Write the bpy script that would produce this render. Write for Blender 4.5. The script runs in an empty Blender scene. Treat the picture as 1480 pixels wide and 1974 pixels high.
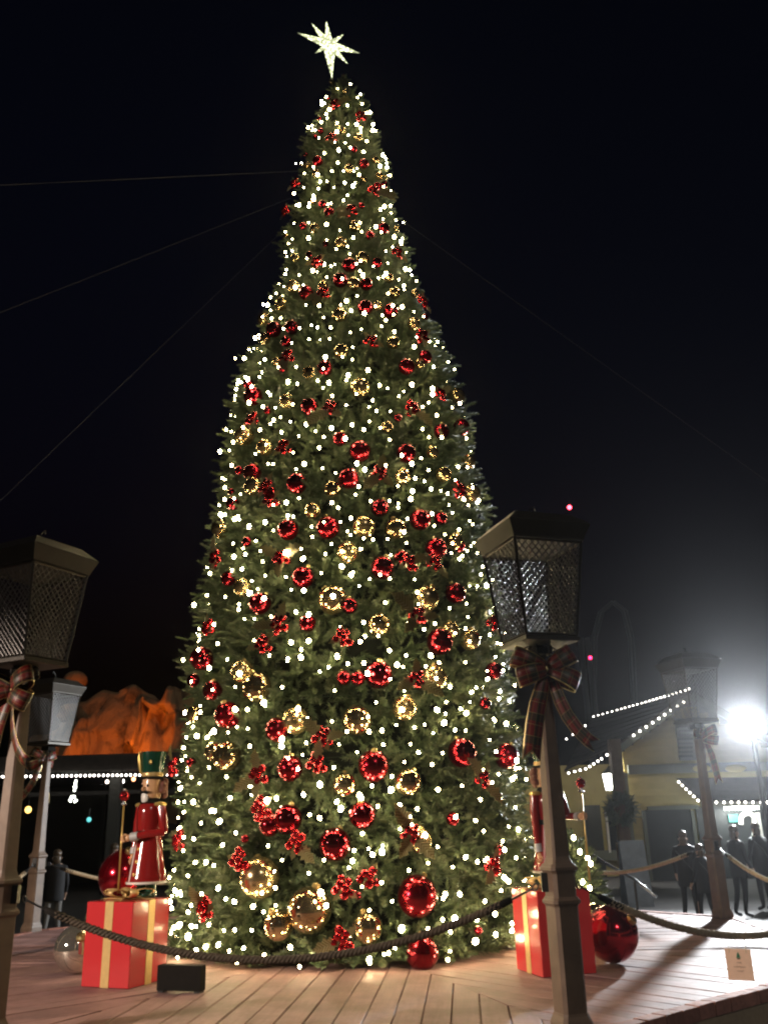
import bpy, math, random
import numpy as np
from mathutils import Vector, Matrix, noise

R_ = math.radians
random.seed(7); rng = np.random.default_rng(7)
sc = bpy.context.scene
col = sc.collection

# ---------------------------------------------------------------- camera
EYE = 1.30; FPX = 1710.0; PITCH = 0.3361; ROLL = 0.0278
cam = bpy.data.cameras.new('camera'); camo = bpy.data.objects.new('camera', cam); col.objects.link(camo)
cam.sensor_fit = 'AUTO'; cam.sensor_width = 36.0; cam.lens = FPX / 1974 * 36.0
cam.clip_end = 3000; cam.clip_start = 0.05
camo.matrix_world = Matrix.Translation((0, 0, EYE)) @ Matrix.Rotation(math.pi / 2 + PITCH, 4, 'X') @ Matrix.Rotation(-ROLL, 4, 'Z')
sc.camera = camo

# ---------------------------------------------------------------- world, moon-weak sun, exposure
SUN_EL, SUN_AZ = 32.0, 162.0
w = bpy.data.worlds.new('World'); sc.world = w; w.use_nodes = True
nt = w.node_tree
bg = nt.nodes['Background']
sky = nt.nodes.new('ShaderNodeTexSky'); sky.sky_type = 'NISHITA'; sky.sun_disc = False
sky.sun_elevation = R_(-3.2); sky.sun_rotation = R_(SUN_AZ); sky.altitude = 100; sky.ozone_density = 4.0; sky.dust_density = 0.2
tn = nt.nodes.new('ShaderNodeVectorMath'); tn.operation = 'MULTIPLY'; tn.inputs[1].default_value = (.85, 1.0, .5)   # night air tint
nt.links.new(sky.outputs[0], tn.inputs[0]); nt.links.new(tn.outputs[0], bg.inputs[0]); bg.inputs[1].default_value = 0.15
sl = bpy.data.lights.new('sun', 'SUN'); sl.energy = 0.24; sl.angle = R_(0.5); sl.color = (1, .93, .82)
so = bpy.data.objects.new('sun', sl); col.objects.link(so)
so.rotation_euler = (R_(90 - SUN_EL), 0, R_(180 - SUN_AZ))
sc.view_settings.view_transform = 'Standard'; sc.view_settings.look = 'None'
sc.view_settings.exposure = 0.0; sc.view_settings.gamma = 1.0
sc.cycles.pixel_filter_type = 'BLACKMAN_HARRIS'; sc.cycles.filter_width = 2.2
sc.cycles.use_denoising = True
try: sc.cycles.denoiser = 'OPENIMAGEDENOISE'
except Exception: pass
sc.cycles.max_bounces = 5; sc.cycles.diffuse_bounces = 2; sc.cycles.glossy_bounces = 4
sc.cycles.transmission_bounces = 4; sc.cycles.volume_bounces = 0
sc.cycles.sample_clamp_indirect = 6.0
sc.cycles.caustics_reflective = False; sc.cycles.caustics_refractive = False

# ---------------------------------------------------------------- helpers
CP, SP = math.cos(PITCH), math.sin(PITCH)
CR, SR = math.cos(ROLL), math.sin(ROLL)
def at(u, v, Y):
    """world point at depth Y that the photograph shows at pixel (u, v) of 1480 x 1974"""
    u -= 740; v -= 987
    a = CR * u - SR * v; b = SR * u + CR * v
    dx, dz = a / FPX, -b / FPX
    d = Vector((dx, CP - dz * SP, SP + dz * CP))
    return d * (Y / d.y) + Vector((0, 0, EYE))

def mat(name, color=(.5, .5, .5), rough=.6, metal=0.0, emit=None, estr=0.0, spec=None, var=0.0, scale=8.0, bump=0.0, coat=0.0, rand=0.0, detail=4.0):
    m = bpy.data.materials.new(name); m.use_nodes = True
    n = m.node_tree.nodes; l = m.node_tree.links; b = n['Principled BSDF']
    b.inputs['Base Color'].default_value = (*color, 1); b.inputs['Roughness'].default_value = rough
    b.inputs['Metallic'].default_value = metal
    if coat: b.inputs['Coat Weight'].default_value = coat; b.inputs['Coat Roughness'].default_value = .08
    if spec is not None: b.inputs['Specular IOR Level'].default_value = spec
    if emit: b.inputs['Emission Color'].default_value = (*emit, 1); b.inputs['Emission Strength'].default_value = estr
    if var or bump or rand:
        tc = n.new('ShaderNodeTexCoord'); nz = n.new('ShaderNodeTexNoise'); nz.inputs['Scale'].default_value = scale
        nz.inputs['Detail'].default_value = detail; nz.inputs['Roughness'].default_value = .65
        oi = n.new('ShaderNodeObjectInfo'); ad = n.new('ShaderNodeVectorMath'); ad.operation = 'ADD'
        l.new(tc.outputs['Object'], ad.inputs[0]); l.new(oi.outputs['Random'], ad.inputs[1]); l.new(ad.outputs[0], nz.inputs['Vector'])
        mr = n.new('ShaderNodeMapRange'); l.new(nz.outputs[0], mr.inputs[0])
        mr.inputs[1].default_value = .25; mr.inputs[2].default_value = .75
        mr.inputs[3].default_value = 1 - var; mr.inputs[4].default_value = 1 + var
        mm = n.new('ShaderNodeMath'); mm.operation = 'MULTIPLY'
        mr2 = n.new('ShaderNodeMapRange'); l.new(oi.outputs['Random'], mr2.inputs[0])
        mr2.inputs[3].default_value = 1 - rand; mr2.inputs[4].default_value = 1 + rand
        l.new(mr.outputs[0], mm.inputs[0]); l.new(mr2.outputs[0], mm.inputs[1])
        vm = n.new('ShaderNodeVectorMath'); vm.operation = 'SCALE'; vm.inputs[0].default_value = color
        l.new(mm.outputs[0], vm.inputs['Scale']); l.new(vm.outputs[0], b.inputs['Base Color'])
        if bump:
            bp = n.new('ShaderNodeBump'); bp.inputs['Strength'].default_value = bump; bp.inputs['Distance'].default_value = .02
            l.new(nz.outputs[0], bp.inputs['Height']); l.new(bp.outputs[0], b.inputs['Normal'])
    return m

class MB:
    def __init__(s): s.v = []; s.f = []; s.uv = {}
    def add(s, vs, fs):
        o = len(s.v); s.v += [tuple(p) for p in vs]; s.f += [tuple(i + o for i in f) for f in fs]; return s
    def box(s, c, d, rz=0, bev=0):
        x, y, z = d[0] / 2, d[1] / 2, d[2] / 2; ca, sa = math.cos(rz), math.sin(rz); vs = []
        if bev:
            b = bev; ring = [(-x + b, -y), (x - b, -y), (x, -y + b), (x, y - b), (x - b, y), (-x + b, y), (-x, y - b), (-x, -y + b)]
            for zz in (-z, z):
                for px, py in ring: vs.append((c[0] + px * ca - py * sa, c[1] + px * sa + py * ca, c[2] + zz))
            fs = [(i, (i + 1) % 8, (i + 1) % 8 + 8, i + 8) for i in range(8)] + [tuple(range(7, -1, -1)), tuple(range(8, 16))]
            return s.add(vs, fs)
        for zz in (-z, z):
            for px, py in ((-x, -y), (x, -y), (x, y), (-x, y)): vs.append((c[0] + px * ca - py * sa, c[1] + px * sa + py * ca, c[2] + zz))
        return s.add(vs, [(0, 3, 2, 1), (4, 5, 6, 7), (0, 1, 5, 4), (1, 2, 6, 5), (2, 3, 7, 6), (3, 0, 4, 7)])
    def sq(s, prof, bev=.0, closed=True):
        """square section lofted up z: prof = [(z, half width)]"""
        vs = []; fs = []
        for z, h in prof:
            b = min(bev, h * .4)
            if b: ring = [(-h + b, -h), (h - b, -h), (h, -h + b), (h, h - b), (h - b, h), (-h + b, h), (-h, h - b), (-h, -h + b)]
            else: ring = [(-h, -h), (h, -h), (h, h), (-h, h)]
            vs += [(x, y, z) for x, y in ring]
        n = 8 if bev else 4
        for k in range(len(prof) - 1):
            for i in range(n): fs.append((k * n + i, k * n + (i + 1) % n, (k + 1) * n + (i + 1) % n, (k + 1) * n + i))
        fs.append(tuple(range(n - 1, -1, -1))); fs.append(tuple(range((len(prof) - 1) * n, len(prof) * n)))
        return s.add(vs, fs)
    def lathe(s, prof, n=20, c=(0, 0, 0)):
        vs = []; fs = []
        for r, z in prof:
            for i in range(n):
                a = 2 * math.pi * i / n; vs.append((c[0] + r * math.cos(a), c[1] + r * math.sin(a), c[2] + z))
        for k in range(len(prof) - 1):
            for i in range(n): fs.append((k * n + i, k * n + (i + 1) % n, (k + 1) * n + (i + 1) % n, (k + 1) * n + i))
        fs.append(tuple(range(n - 1, -1, -1))); fs.append(tuple(range((len(prof) - 1) * n, len(prof) * n)))
        return s.add(vs, fs)
    def tube(s, pts, r, n=6, caps=True):
        pts = [Vector(p) for p in pts]; vs = []; fs = []
        rr = r if isinstance(r, (list, tuple)) else [r] * len(pts)
        up = Vector((0, 0, 1)); prev = None
        for i, p in enumerate(pts):
            t = (pts[min(i + 1, len(pts) - 1)] - pts[max(i - 1, 0)])
            t = t.normalized() if t.length > 1e-9 else Vector((0, 0, 1))
            if prev is None:
                a = t.cross(up if abs(t.z) < .95 else Vector((1, 0, 0))).normalized()
            else:
                a = (prev - t * prev.dot(t)); a = a.normalized() if a.length > 1e-6 else t.orthogonal().normalized()
            prev = a; b = t.cross(a)
            for k in range(n):
                q = 2 * math.pi * k / n; vs.append(p + (a * math.cos(q) + b * math.sin(q)) * rr[i])
        for i in range(len(pts) - 1):
            for k in range(n): fs.append((i * n + k, i * n + (k + 1) % n, (i + 1) * n + (k + 1) % n, (i + 1) * n + k))
        if caps: fs += [tuple(range(n - 1, -1, -1)), tuple(range((len(pts) - 1) * n, len(pts) * n))]
        return s.add(vs, fs)
    def ball(s, c, r, nu=16, nv=10, sx=1, sy=1, sz=1):
        vs = [(c[0], c[1], c[2] - r * sz)]; fs = []
        for j in range(1, nv):
            ph = math.pi * j / nv
            for i in range(nu):
                a = 2 * math.pi * i / nu
                vs.append((c[0] + r * sx * math.sin(ph) * math.cos(a), c[1] + r * sy * math.sin(ph) * math.sin(a), c[2] - r * sz * math.cos(ph)))
        vs.append((c[0], c[1], c[2] + r * sz)); e = len(vs) - 1
        for i in range(nu): fs.append((0, 1 + (i + 1) % nu, 1 + i))
        for j in range(nv - 2):
            for i in range(nu):
                a = 1 + j * nu + i; b = 1 + j * nu + (i + 1) % nu; fs.append((a, b, b + nu, a + nu))
        o = 1 + (nv - 2) * nu
        for i in range(nu): fs.append((e, o + i, o + (i + 1) % nu))
        return s.add(vs, fs)
    def prism(s, poly, y0, y1):
        """polygon in xz, extruded along y"""
        n = len(poly); vs = [(x, y0, z) for x, z in poly] + [(x, y1, z) for x, z in poly]
        fs = [tuple(range(n)), tuple(range(2 * n - 1, n - 1, -1))] + [(i + n, (i + 1) % n + n, (i + 1) % n, i) for i in range(n)]
        return s.add(vs, fs)
    def mesh(s, name, m, smooth=False):
        me = bpy.data.meshes.new(name); me.from_pydata(s.v, [], s.f); me.update()
        if m: me.materials.append(m)
        if smooth: me.polygons.foreach_set('use_smooth', [True] * len(me.polygons))
        return me
    def build(s, name, m, parent=None, smooth=False, loc=None, rz=0, **kw):
        return ob(name, s.mesh(name, m, smooth), parent, loc, rz, **kw)

def ob(name, me, parent=None, loc=None, rz=0, rot=None, scale=None, **kw):
    o = bpy.data.objects.new(name, me); col.objects.link(o)
    if parent: o.parent = parent
    if loc is not None: o.location = loc
    if rot is not None: o.rotation_euler = rot
    elif rz: o.rotation_euler = (0, 0, rz)
    if scale is not None: o.scale = scale if hasattr(scale, '__len__') else (scale,) * 3
    return tag(o, **kw)
def tag(o, label=None, cat=None, group=None, kind=None):
    if label: o['label'] = label
    if cat: o['category'] = cat
    if group: o['group'] = group
    if kind: o['kind'] = kind
    return o
def thing(name, label, cat, loc=(0, 0, 0), rz=0, group=None, rot=None):
    return ob(name, None, None, loc, rz, rot=rot, label=label, cat=cat, group=group)
def autosmooth(me, ang=35):
    me.polygons.foreach_set('use_smooth', [True] * len(me.polygons))
    try: me.set_sharp_from_angle(angle=R_(ang))
    except Exception: pass
    return me
def lamp(name, kind, loc, energy, color, parent=None, radius=.05, aim=None, spot=60, blend=.3):
    l = bpy.data.lights.new(name, kind); l.energy = energy; l.color = color; l.shadow_soft_size = radius
    if kind == 'SPOT': l.spot_size = R_(spot); l.spot_blend = blend
    o = bpy.data.objects.new(name, l); col.objects.link(o); o.location = loc
    if aim is not None: o.rotation_euler = (Vector(aim) - Vector(loc)).to_track_quat('-Z', 'Y').to_euler()
    if parent: o.parent = parent; o.matrix_parent_inverse = parent.matrix_basis.inverted()
    return o

# ---------------------------------------------------------------- materials
M = {}
def wood_mat(name, c1, c2, rough=.62):
    m = bpy.data.materials.new(name); m.use_nodes = True
    n = m.node_tree.nodes; l = m.node_tree.links; b = n['Principled BSDF']
    tc = n.new('ShaderNodeTexCoord'); oi = n.new('ShaderNodeObjectInfo')
    mp = n.new('ShaderNodeMapping'); mp.inputs['Scale'].default_value = (26, 1.6, 20)
    cx = n.new('ShaderNodeCombineXYZ'); mu = n.new('ShaderNodeMath'); mu.operation = 'MULTIPLY'; mu.inputs[1].default_value = 57
    l.new(oi.outputs['Random'], mu.inputs[0]); l.new(mu.outputs[0], cx.inputs[0]); l.new(mu.outputs[0], cx.inputs[1])
    l.new(cx.outputs[0], mp.inputs['Location']); l.new(tc.outputs['Object'], mp.inputs['Vector'])
    n1 = n.new('ShaderNodeTexNoise'); n1.inputs['Scale'].default_value = 1; n1.inputs['Detail'].default_value = 6; n1.inputs['Roughness'].default_value = .7
    l.new(mp.outputs[0], n1.inputs['Vector'])
    n2 = n.new('ShaderNodeTexNoise'); n2.inputs['Scale'].default_value = 2.3; n2.inputs['Detail'].default_value = 3
    ad = n.new('ShaderNodeVectorMath'); l.new(tc.outputs['Object'], ad.inputs[0]); l.new(cx.outputs[0], ad.inputs[1]); l.new(ad.outputs[0], n2.inputs['Vector'])
    av = n.new('ShaderNodeMath'); av.operation = 'MULTIPLY_ADD'; av.inputs[1].default_value = .62
    l.new(n1.outputs[0], av.inputs[0])
    m2 = n.new('ShaderNodeMath'); m2.operation = 'MULTIPLY_ADD'; m2.inputs[1].default_value = .36
    l.new(n2.outputs[0], m2.inputs[0]); m3 = n.new('ShaderNodeMath'); m3.operation = 'MULTIPLY'; m3.inputs[1].default_value = .22
    l.new(oi.outputs['Random'], m3.inputs[0]); l.new(m3.outputs[0], m2.inputs[2]); l.new(m2.outputs[0], av.inputs[2])
    rp = n.new('ShaderNodeValToRGB'); rp.color_ramp.elements[0].position = .36; rp.color_ramp.elements[1].position = .80
    rp.color_ramp.elements[0].color = (*c1, 1); rp.color_ramp.elements[1].color = (*c2, 1)
    l.new(av.outputs[0], rp.inputs[0])
    gm = n.new('ShaderNodeNewGeometry'); n3 = n.new('ShaderNodeTexNoise'); n3.inputs['Scale'].default_value = 1.7; n3.inputs['Detail'].default_value = 7; n3.inputs['Roughness'].default_value = .75
    l.new(gm.outputs['Position'], n3.inputs['Vector'])              # foot traffic stains run across the boards
    st = n.new('ShaderNodeMapRange'); st.inputs[1].default_value = .42; st.inputs[2].default_value = .62; st.inputs[3].default_value = .68; st.inputs[4].default_value = 1.06; l.new(n3.outputs[0], st.inputs[0])
    sv = n.new('ShaderNodeVectorMath'); sv.operation = 'SCALE'; l.new(rp.outputs[0], sv.inputs[0]); l.new(st.outputs[0], sv.inputs['Scale']); l.new(sv.outputs[0], b.inputs['Base Color'])
    b.inputs['Roughness'].default_value = rough
    bp = n.new('ShaderNodeBump'); bp.inputs['Strength'].default_value = .35; bp.inputs['Distance'].default_value = .006
    l.new(n1.outputs[0], bp.inputs['Height']); l.new(bp.outputs[0], b.inputs['Normal'])
    return m
M['plank'] = wood_mat('plank', (.225, .122, .113), (.45, .268, .25))
M['brick'] = mat('brick', (.36, .16, .12), .75, var=.25, scale=14, bump=.5, rand=.22)
M['stucco'] = mat('stucco', (.42, .32, .21), .85, var=.12, scale=20, bump=.35)
M['asphalt'] = mat('asphalt', (.045, .043, .042), .8, var=.3, scale=3, bump=.3)
M['post'] = mat('post', (.16, .108, .074), .5, var=.28, scale=6, bump=.15, detail=9)
M['iron'] = mat('iron', (.03, .029, .028), .38, metal=.3, var=.2, scale=12, bump=.1)
M['tin'] = mat('tin', (.055, .048, .038), .42, metal=.35, var=.18, scale=7, bump=.08)
M['screen'] = mat('screen', (.15, .145, .14), .4, metal=.5)
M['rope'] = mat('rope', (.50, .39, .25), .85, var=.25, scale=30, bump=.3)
M['rope_shaded'] = mat('rope_shaded', (.085, .062, .042), .85, var=.25, scale=30, bump=.3)  # rope again, with the front rope's backlit shade put into the colour
M['steel'] = mat('steel', (.5, .5, .5), .25, metal=1.0)
M['red_ball'] = mat('red_ball', (.22, .0025, .012), .04, metal=.95, rand=.25, coat=.3)
M['red_satin'] = mat('red_satin', (.36, .008, .02), .16, metal=.9, rand=.15, coat=.4)
M['gold_ball'] = mat('gold_ball', (.48, .36, .20), .03, metal=.94, rand=.2, coat=.3)
M['berry'] = mat('berry', (.5, .006, .016), .09, metal=.85, rand=.2, coat=.5)
M['gold_satin'] = mat('gold_satin', (.58, .43, .22), .2, metal=.9, rand=.2, coat=.15)
M['red_velvet'] = mat('red_velvet', (.24, .003, .012), .2, metal=.9, rand=.2, coat=.25)
M['pale_ball'] = mat('pale_ball', (.74, .70, .60), .03, metal=.9, coat=.3)
M['cap'] = mat('cap', (.6, .45, .2), .3, metal=1.0)
M['gold_leaf'] = mat('gold_leaf', (.74, .66, .30), .3, metal=.35, var=.35, scale=16, bump=.9, rand=.2, detail=8)
def leaf_mat():
    m = bpy.data.materials.new('gold_leaf'); m.use_nodes = True; n = m.node_tree.nodes; l = m.node_tree.links; b = n['Principled BSDF']
    tc = n.new('ShaderNodeTexCoord'); sp = n.new('ShaderNodeSeparateXYZ'); l.new(tc.outputs['Object'], sp.inputs[0])
    ab = n.new('ShaderNodeMath'); ab.operation = 'ABSOLUTE'; l.new(sp.outputs[1], ab.inputs[0])
    ma = n.new('ShaderNodeMath'); ma.operation = 'MULTIPLY_ADD'; ma.inputs[1].default_value = -.9; l.new(ab.outputs[0], ma.inputs[0]); l.new(sp.outputs[0], ma.inputs[2])
    mu = n.new('ShaderNodeMath'); mu.operation = 'MULTIPLY'; mu.inputs[1].default_value = 62; l.new(ma.outputs[0], mu.inputs[0])
    sn = n.new('ShaderNodeMath'); sn.operation = 'SINE'; l.new(mu.outputs[0], sn.inputs[0])
    nz = n.new('ShaderNodeTexNoise'); nz.inputs['Scale'].default_value = 70; l.new(tc.outputs['Object'], nz.inputs['Vector'])
    ad = n.new('ShaderNodeMath'); ad.operation = 'MULTIPLY_ADD'; ad.inputs[1].default_value = 1.6; l.new(nz.outputs[0], ad.inputs[0]); l.new(sn.outputs[0], ad.inputs[2])
    rp = n.new('ShaderNodeValToRGB'); rp.color_ramp.elements[0].position = .2; rp.color_ramp.elements[1].position = .95
    rp.color_ramp.elements[0].color = (.46, .38, .12, 1); rp.color_ramp.elements[1].color = (.95, .88, .50, 1)
    mr = n.new('ShaderNodeMapRange'); mr.inputs[1].default_value = -.6; mr.inputs[2].default_value = 2.2; l.new(ad.outputs[0], mr.inputs[0]); l.new(mr.outputs[0], rp.inputs[0]); l.new(rp.outputs[0], b.inputs['Base Color'])
    bp = n.new('ShaderNodeBump'); bp.inputs['Strength'].default_value = 1.0; bp.inputs['Distance'].default_value = .05; l.new(ad.outputs[0], bp.inputs['Height']); l.new(bp.outputs[0], b.inputs['Normal'])
    b.inputs['Metallic'].default_value = .25; b.inputs['Roughness'].default_value = .3; return m
M['gold_leaf'] = leaf_mat()
M['gift'] = mat('gift', (.58, .035, .04), .22, var=.06, scale=3, coat=.3)
M['gold_ribbon'] = mat('gold_ribbon', (.72, .5, .2), .35, metal=.35, var=.1, scale=20)
M['bulb'] = mat('bulb', (.9, .8, .6), .3, emit=(1.0, .80, .43), estr=100.0)
M['white_bulb'] = mat('white_bulb', (.9, .9, .9), .3, emit=(1.0, .93, .84), estr=9.0)
M['wire'] = mat('wire', (.012, .03, .014), .6)
M['black'] = mat('black', (.010, .009, .008), .85, spec=.15, var=.2, scale=9)
M['coat_red'] = mat('coat_red', (.25, .012, .012), .16, coat=.5, var=.06, scale=4)
M['coat_green'] = mat('coat_green', (.008, .06, .036), .2, coat=.5)
M['skin_wood'] = mat('skin_wood', (.72, .42, .22), .3, coat=.3, var=.06, scale=6)
M['hair_red'] = mat('hair_red', (.16, .05, .03), .6, var=.4, scale=30, bump=.7)
M['white_paint'] = mat('white_paint', (.8, .78, .72), .3, coat=.3)
M['gold_paint'] = mat('gold_paint', (.72, .52, .16), .3, metal=.6)
M['grey_cuff'] = mat('grey_cuff', (.42, .42, .42), .4)
M['foliage_core'] = mat('foliage_core', (.004, .007, .004), 1.0, var=.4, scale=6)
M['trunk'] = mat('trunk', (.09, .06, .04), .85, var=.3, scale=8, bump=.5)
M['sky_wire'] = mat('sky_wire', (.07, .07, .07), .6)
def needle_mat():
    m = bpy.data.materials.new('needles'); m.use_nodes = True
    n = m.node_tree.nodes; l = m.node_tree.links; b = n['Principled BSDF']
    tc = n.new('ShaderNodeTexCoord'); nz = n.new('ShaderNodeTexNoise'); nz.inputs['Scale'].default_value = 3.5; nz.inputs['Detail'].default_value = 5
    l.new(tc.outputs['Object'], nz.inputs['Vector'])
    gi = n.new('ShaderNodeNewGeometry'); mx = n.new('ShaderNodeMath'); mx.operation = 'MULTIPLY_ADD'; mx.inputs[1].default_value = .35
    l.new(gi.outputs['Random Per Island'], mx.inputs[0]); l.new(nz.outputs[0], mx.inputs[2])
    rp = n.new('ShaderNodeValToRGB'); e = rp.color_ramp.elements
    e[0].position = .35; e[0].color = (.038, .062, .030, 1); e[1].position = .95; e[1].color = (.20, .225, .125, 1)
    x = rp.color_ramp.elements.new(.65); x.color = (.104, .142, .074, 1)
    l.new(mx.outputs[0], rp.inputs[0]); l.new(rp.outputs[0], b.inputs['Base Color'])
    b.inputs['Roughness'].default_value = .45; b.inputs['Specular IOR Level'].default_value = .35
    return m
M['needles'] = needle_mat()
def plaid_mat():
    m = bpy.data.materials.new('plaid'); m.use_nodes = True
    n = m.node_tree.nodes; l = m.node_tree.links; b = n['Principled BSDF']
    uv = n.new('ShaderNodeUVMap'); sp = n.new('ShaderNodeSeparateXYZ'); l.new(uv.outputs[0], sp.inputs[0])
    def stripes(sock, freq, th):
        a = n.new('ShaderNodeMath'); a.operation = 'MULTIPLY'; a.inputs[1].default_value = freq; l.new(sock, a.inputs[0])
        f = n.new('ShaderNodeMath'); f.operation = 'FRACT'; l.new(a.outputs[0], f.inputs[0])
        g = n.new('ShaderNodeMath'); g.operation = 'LESS_THAN'; g.inputs[1].default_value = th; l.new(f.outputs[0], g.inputs[0]); return g.outputs[0]
    def mix(fac, c1, c2, k=1.0):
        mx = n.new('ShaderNodeMix'); mx.data_type = 'RGBA'
        if k != 1.0:
            q = n.new('ShaderNodeMath'); q.operation = 'MULTIPLY'; q.inputs[1].default_value = k; l.new(fac, q.inputs[0]); fac = q.outputs[0]
        l.new(fac, mx.inputs[0])
        if isinstance(c1, tuple): mx.inputs[6].default_value = (*c1, 1)
        else: l.new(c1, mx.inputs[6])
        mx.inputs[7].default_value = (*c2, 1); return mx.outputs[2]
    c = mix(stripes(sp.outputs[0], 2.0, .36), (.17, .008, .008), (.012, .028, .015), .7)
    c = mix(stripes(sp.outputs[1], 6.0, .36), c, (.014, .032, .017), .75)
    c = mix(stripes(sp.outputs[0], 4.0, .08), c, (.35, .26, .10), .6)
    c = mix(stripes(sp.outputs[1], 12.0, .06), c, (.35, .26, .10), .6)
    a = n.new('ShaderNodeMath'); a.operation = 'SUBTRACT'; a.inputs[1].default_value = .5; l.new(sp.outputs[0], a.inputs[0])
    ab = n.new('ShaderNodeMath'); ab.operation = 'ABSOLUTE'; l.new(a.outputs[0], ab.inputs[0])
    g = n.new('ShaderNodeMath'); g.operation = 'GREATER_THAN'; g.inputs[1].default_value = .455; l.new(ab.outputs[0], g.inputs[0])
    c = mix(g.outputs[0], c, (.75, .6, .28)); l.new(c, b.inputs['Base Color'])
    l.new(g.outputs[0], b.inputs['Metallic']); b.inputs['Roughness'].default_value = .45
    return m
M['plaid'] = plaid_mat()

# ---------------------------------------------------------------- ground, deck
CX, CY = -.446, 11.20            # centre of the octagonal deck and of the tree
ROT = -0.0745                    # the deck's turn
GZ = -.40
PR = 5.08                        # circumradius through the posts
AP = PR * math.cos(math.pi / 8) + .10   # apothem to the outer edge
def octo(deg, r):                # point at an octagon azimuth (0 = front, + = right)
    a = R_(deg) + ROT
    return Vector((CX + r * math.sin(a), CY - r * math.cos(a), 0))
MB().add([(-120, -40, GZ), (120, -40, GZ), (120, 160, GZ), (-120, 160, GZ)], [(0, 1, 2, 3)]).build('ground', M['asphalt'], kind='structure')
deck = ob('deck', None, None, (CX, CY, 0), 0, kind='structure', label='octagonal raised timber deck with brick edging under the tree')
RC = (AP - .02) / math.cos(math.pi / 8)
ring = [(RC * math.sin(R_(22.5 + 45 * k) + ROT), -RC * math.cos(R_(22.5 + 45 * k) + ROT)) for k in range(8)]
b = MB(); b.add([(x, y, GZ) for x, y in ring] + [(x, y, -.075) for x, y in ring],
      [(i, (i + 1) % 8, (i + 1) % 8 + 8, i + 8) for i in range(8)] + [tuple(range(8, 16))])
b.build('fascia', M['stucco'], deck)
T8 = math.tan(math.pi / 8); PW = .205
AI = AP - .13                    # planks end at the brick edging
half = AI * T8; npl = int(half / PW) + 1
for i in range(-npl, npl + 1):
    s0, s1 = (i - .5) * PW + .005, (i + .5) * PW - .005
    s0, s1 = max(s0, -half), min(s1, half)
    if s1 - s0 < .02: continue
    g = .004
    def inner(s): return max(abs(s) / T8 + g, 1.5)
    pts = [(s0, -AI)]
    pts += [(s1, -AI), (s1, -inner(s1))]
    if s0 < 0 < s1: pts += [(0, -1.5)]
    pts += [(s0, -inner(s0))]
    n = len(pts); bb = MB()
    e = .004
    cxm = (s0 + s1) / 2
    top = [(x + (e if x < cxm else -e if x > cxm else 0), y, 0) for x, y in pts]
    low = [(x, y, -e) for x, y in pts]; bot = [(x, y, -.06) for x, y in pts]
    bb.add(top + low + bot, [tuple(range(n))] + [(k + n, (k + 1) % n + n, (k + 1) % n, k) for k in range(n)] + [(k + 2 * n, (k + 1) % n + 2 * n, (k + 1) % n + n, k + n) for k in range(n)])
    me = bb.mesh('plank', M['plank'])
    for k in range(8):
        ob('plank', me, deck, (0, 0, random.uniform(-.004, .003)), R_(45 * k) + ROT)
# brick edging: one brick mesh, eight runs
nb = 19; L = 2 * (AP) * T8; bl = L / nb
b = MB(); x, y, z = bl / 2 - .005, .062, .045; e = .006
b.add([(-x, -y, -z), (x, -y, -z), (x, y, -z), (-x, y, -z), (-x, -y, z - e), (x, -y, z - e), (x, y, z - e), (-x, y, z - e), (-x + e, -y + e, z), (x - e, -y + e, z), (x - e, y - e, z), (-x + e, y - e, z)],
      [(0, 3, 2, 1)] + [(i, (i + 1) % 4, (i + 1) % 4 + 4, i + 4) for i in range(4)] + [(i + 4, (i + 1) % 4 + 4, (i + 1) % 4 + 8, i + 8) for i in range(4)] + [(8, 9, 10, 11)])
bme = b.mesh('brick', M['brick'])
for k in range(8):
    a = R_(45 * k) + ROT
    for i in range(nb):
        s = (i + .5) * bl - L / 2; rr = AP - .062 + random.uniform(-.004, .004)
        if abs(s) > L / 2 - .1: rr -= .01
        ob('brick', bme, deck, (rr * math.sin(a) + s * math.cos(a), -rr * math.cos(a) + s * math.sin(a), -.035 + random.uniform(-.003, .003)), a + random.uniform(-.012, .012))

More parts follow.
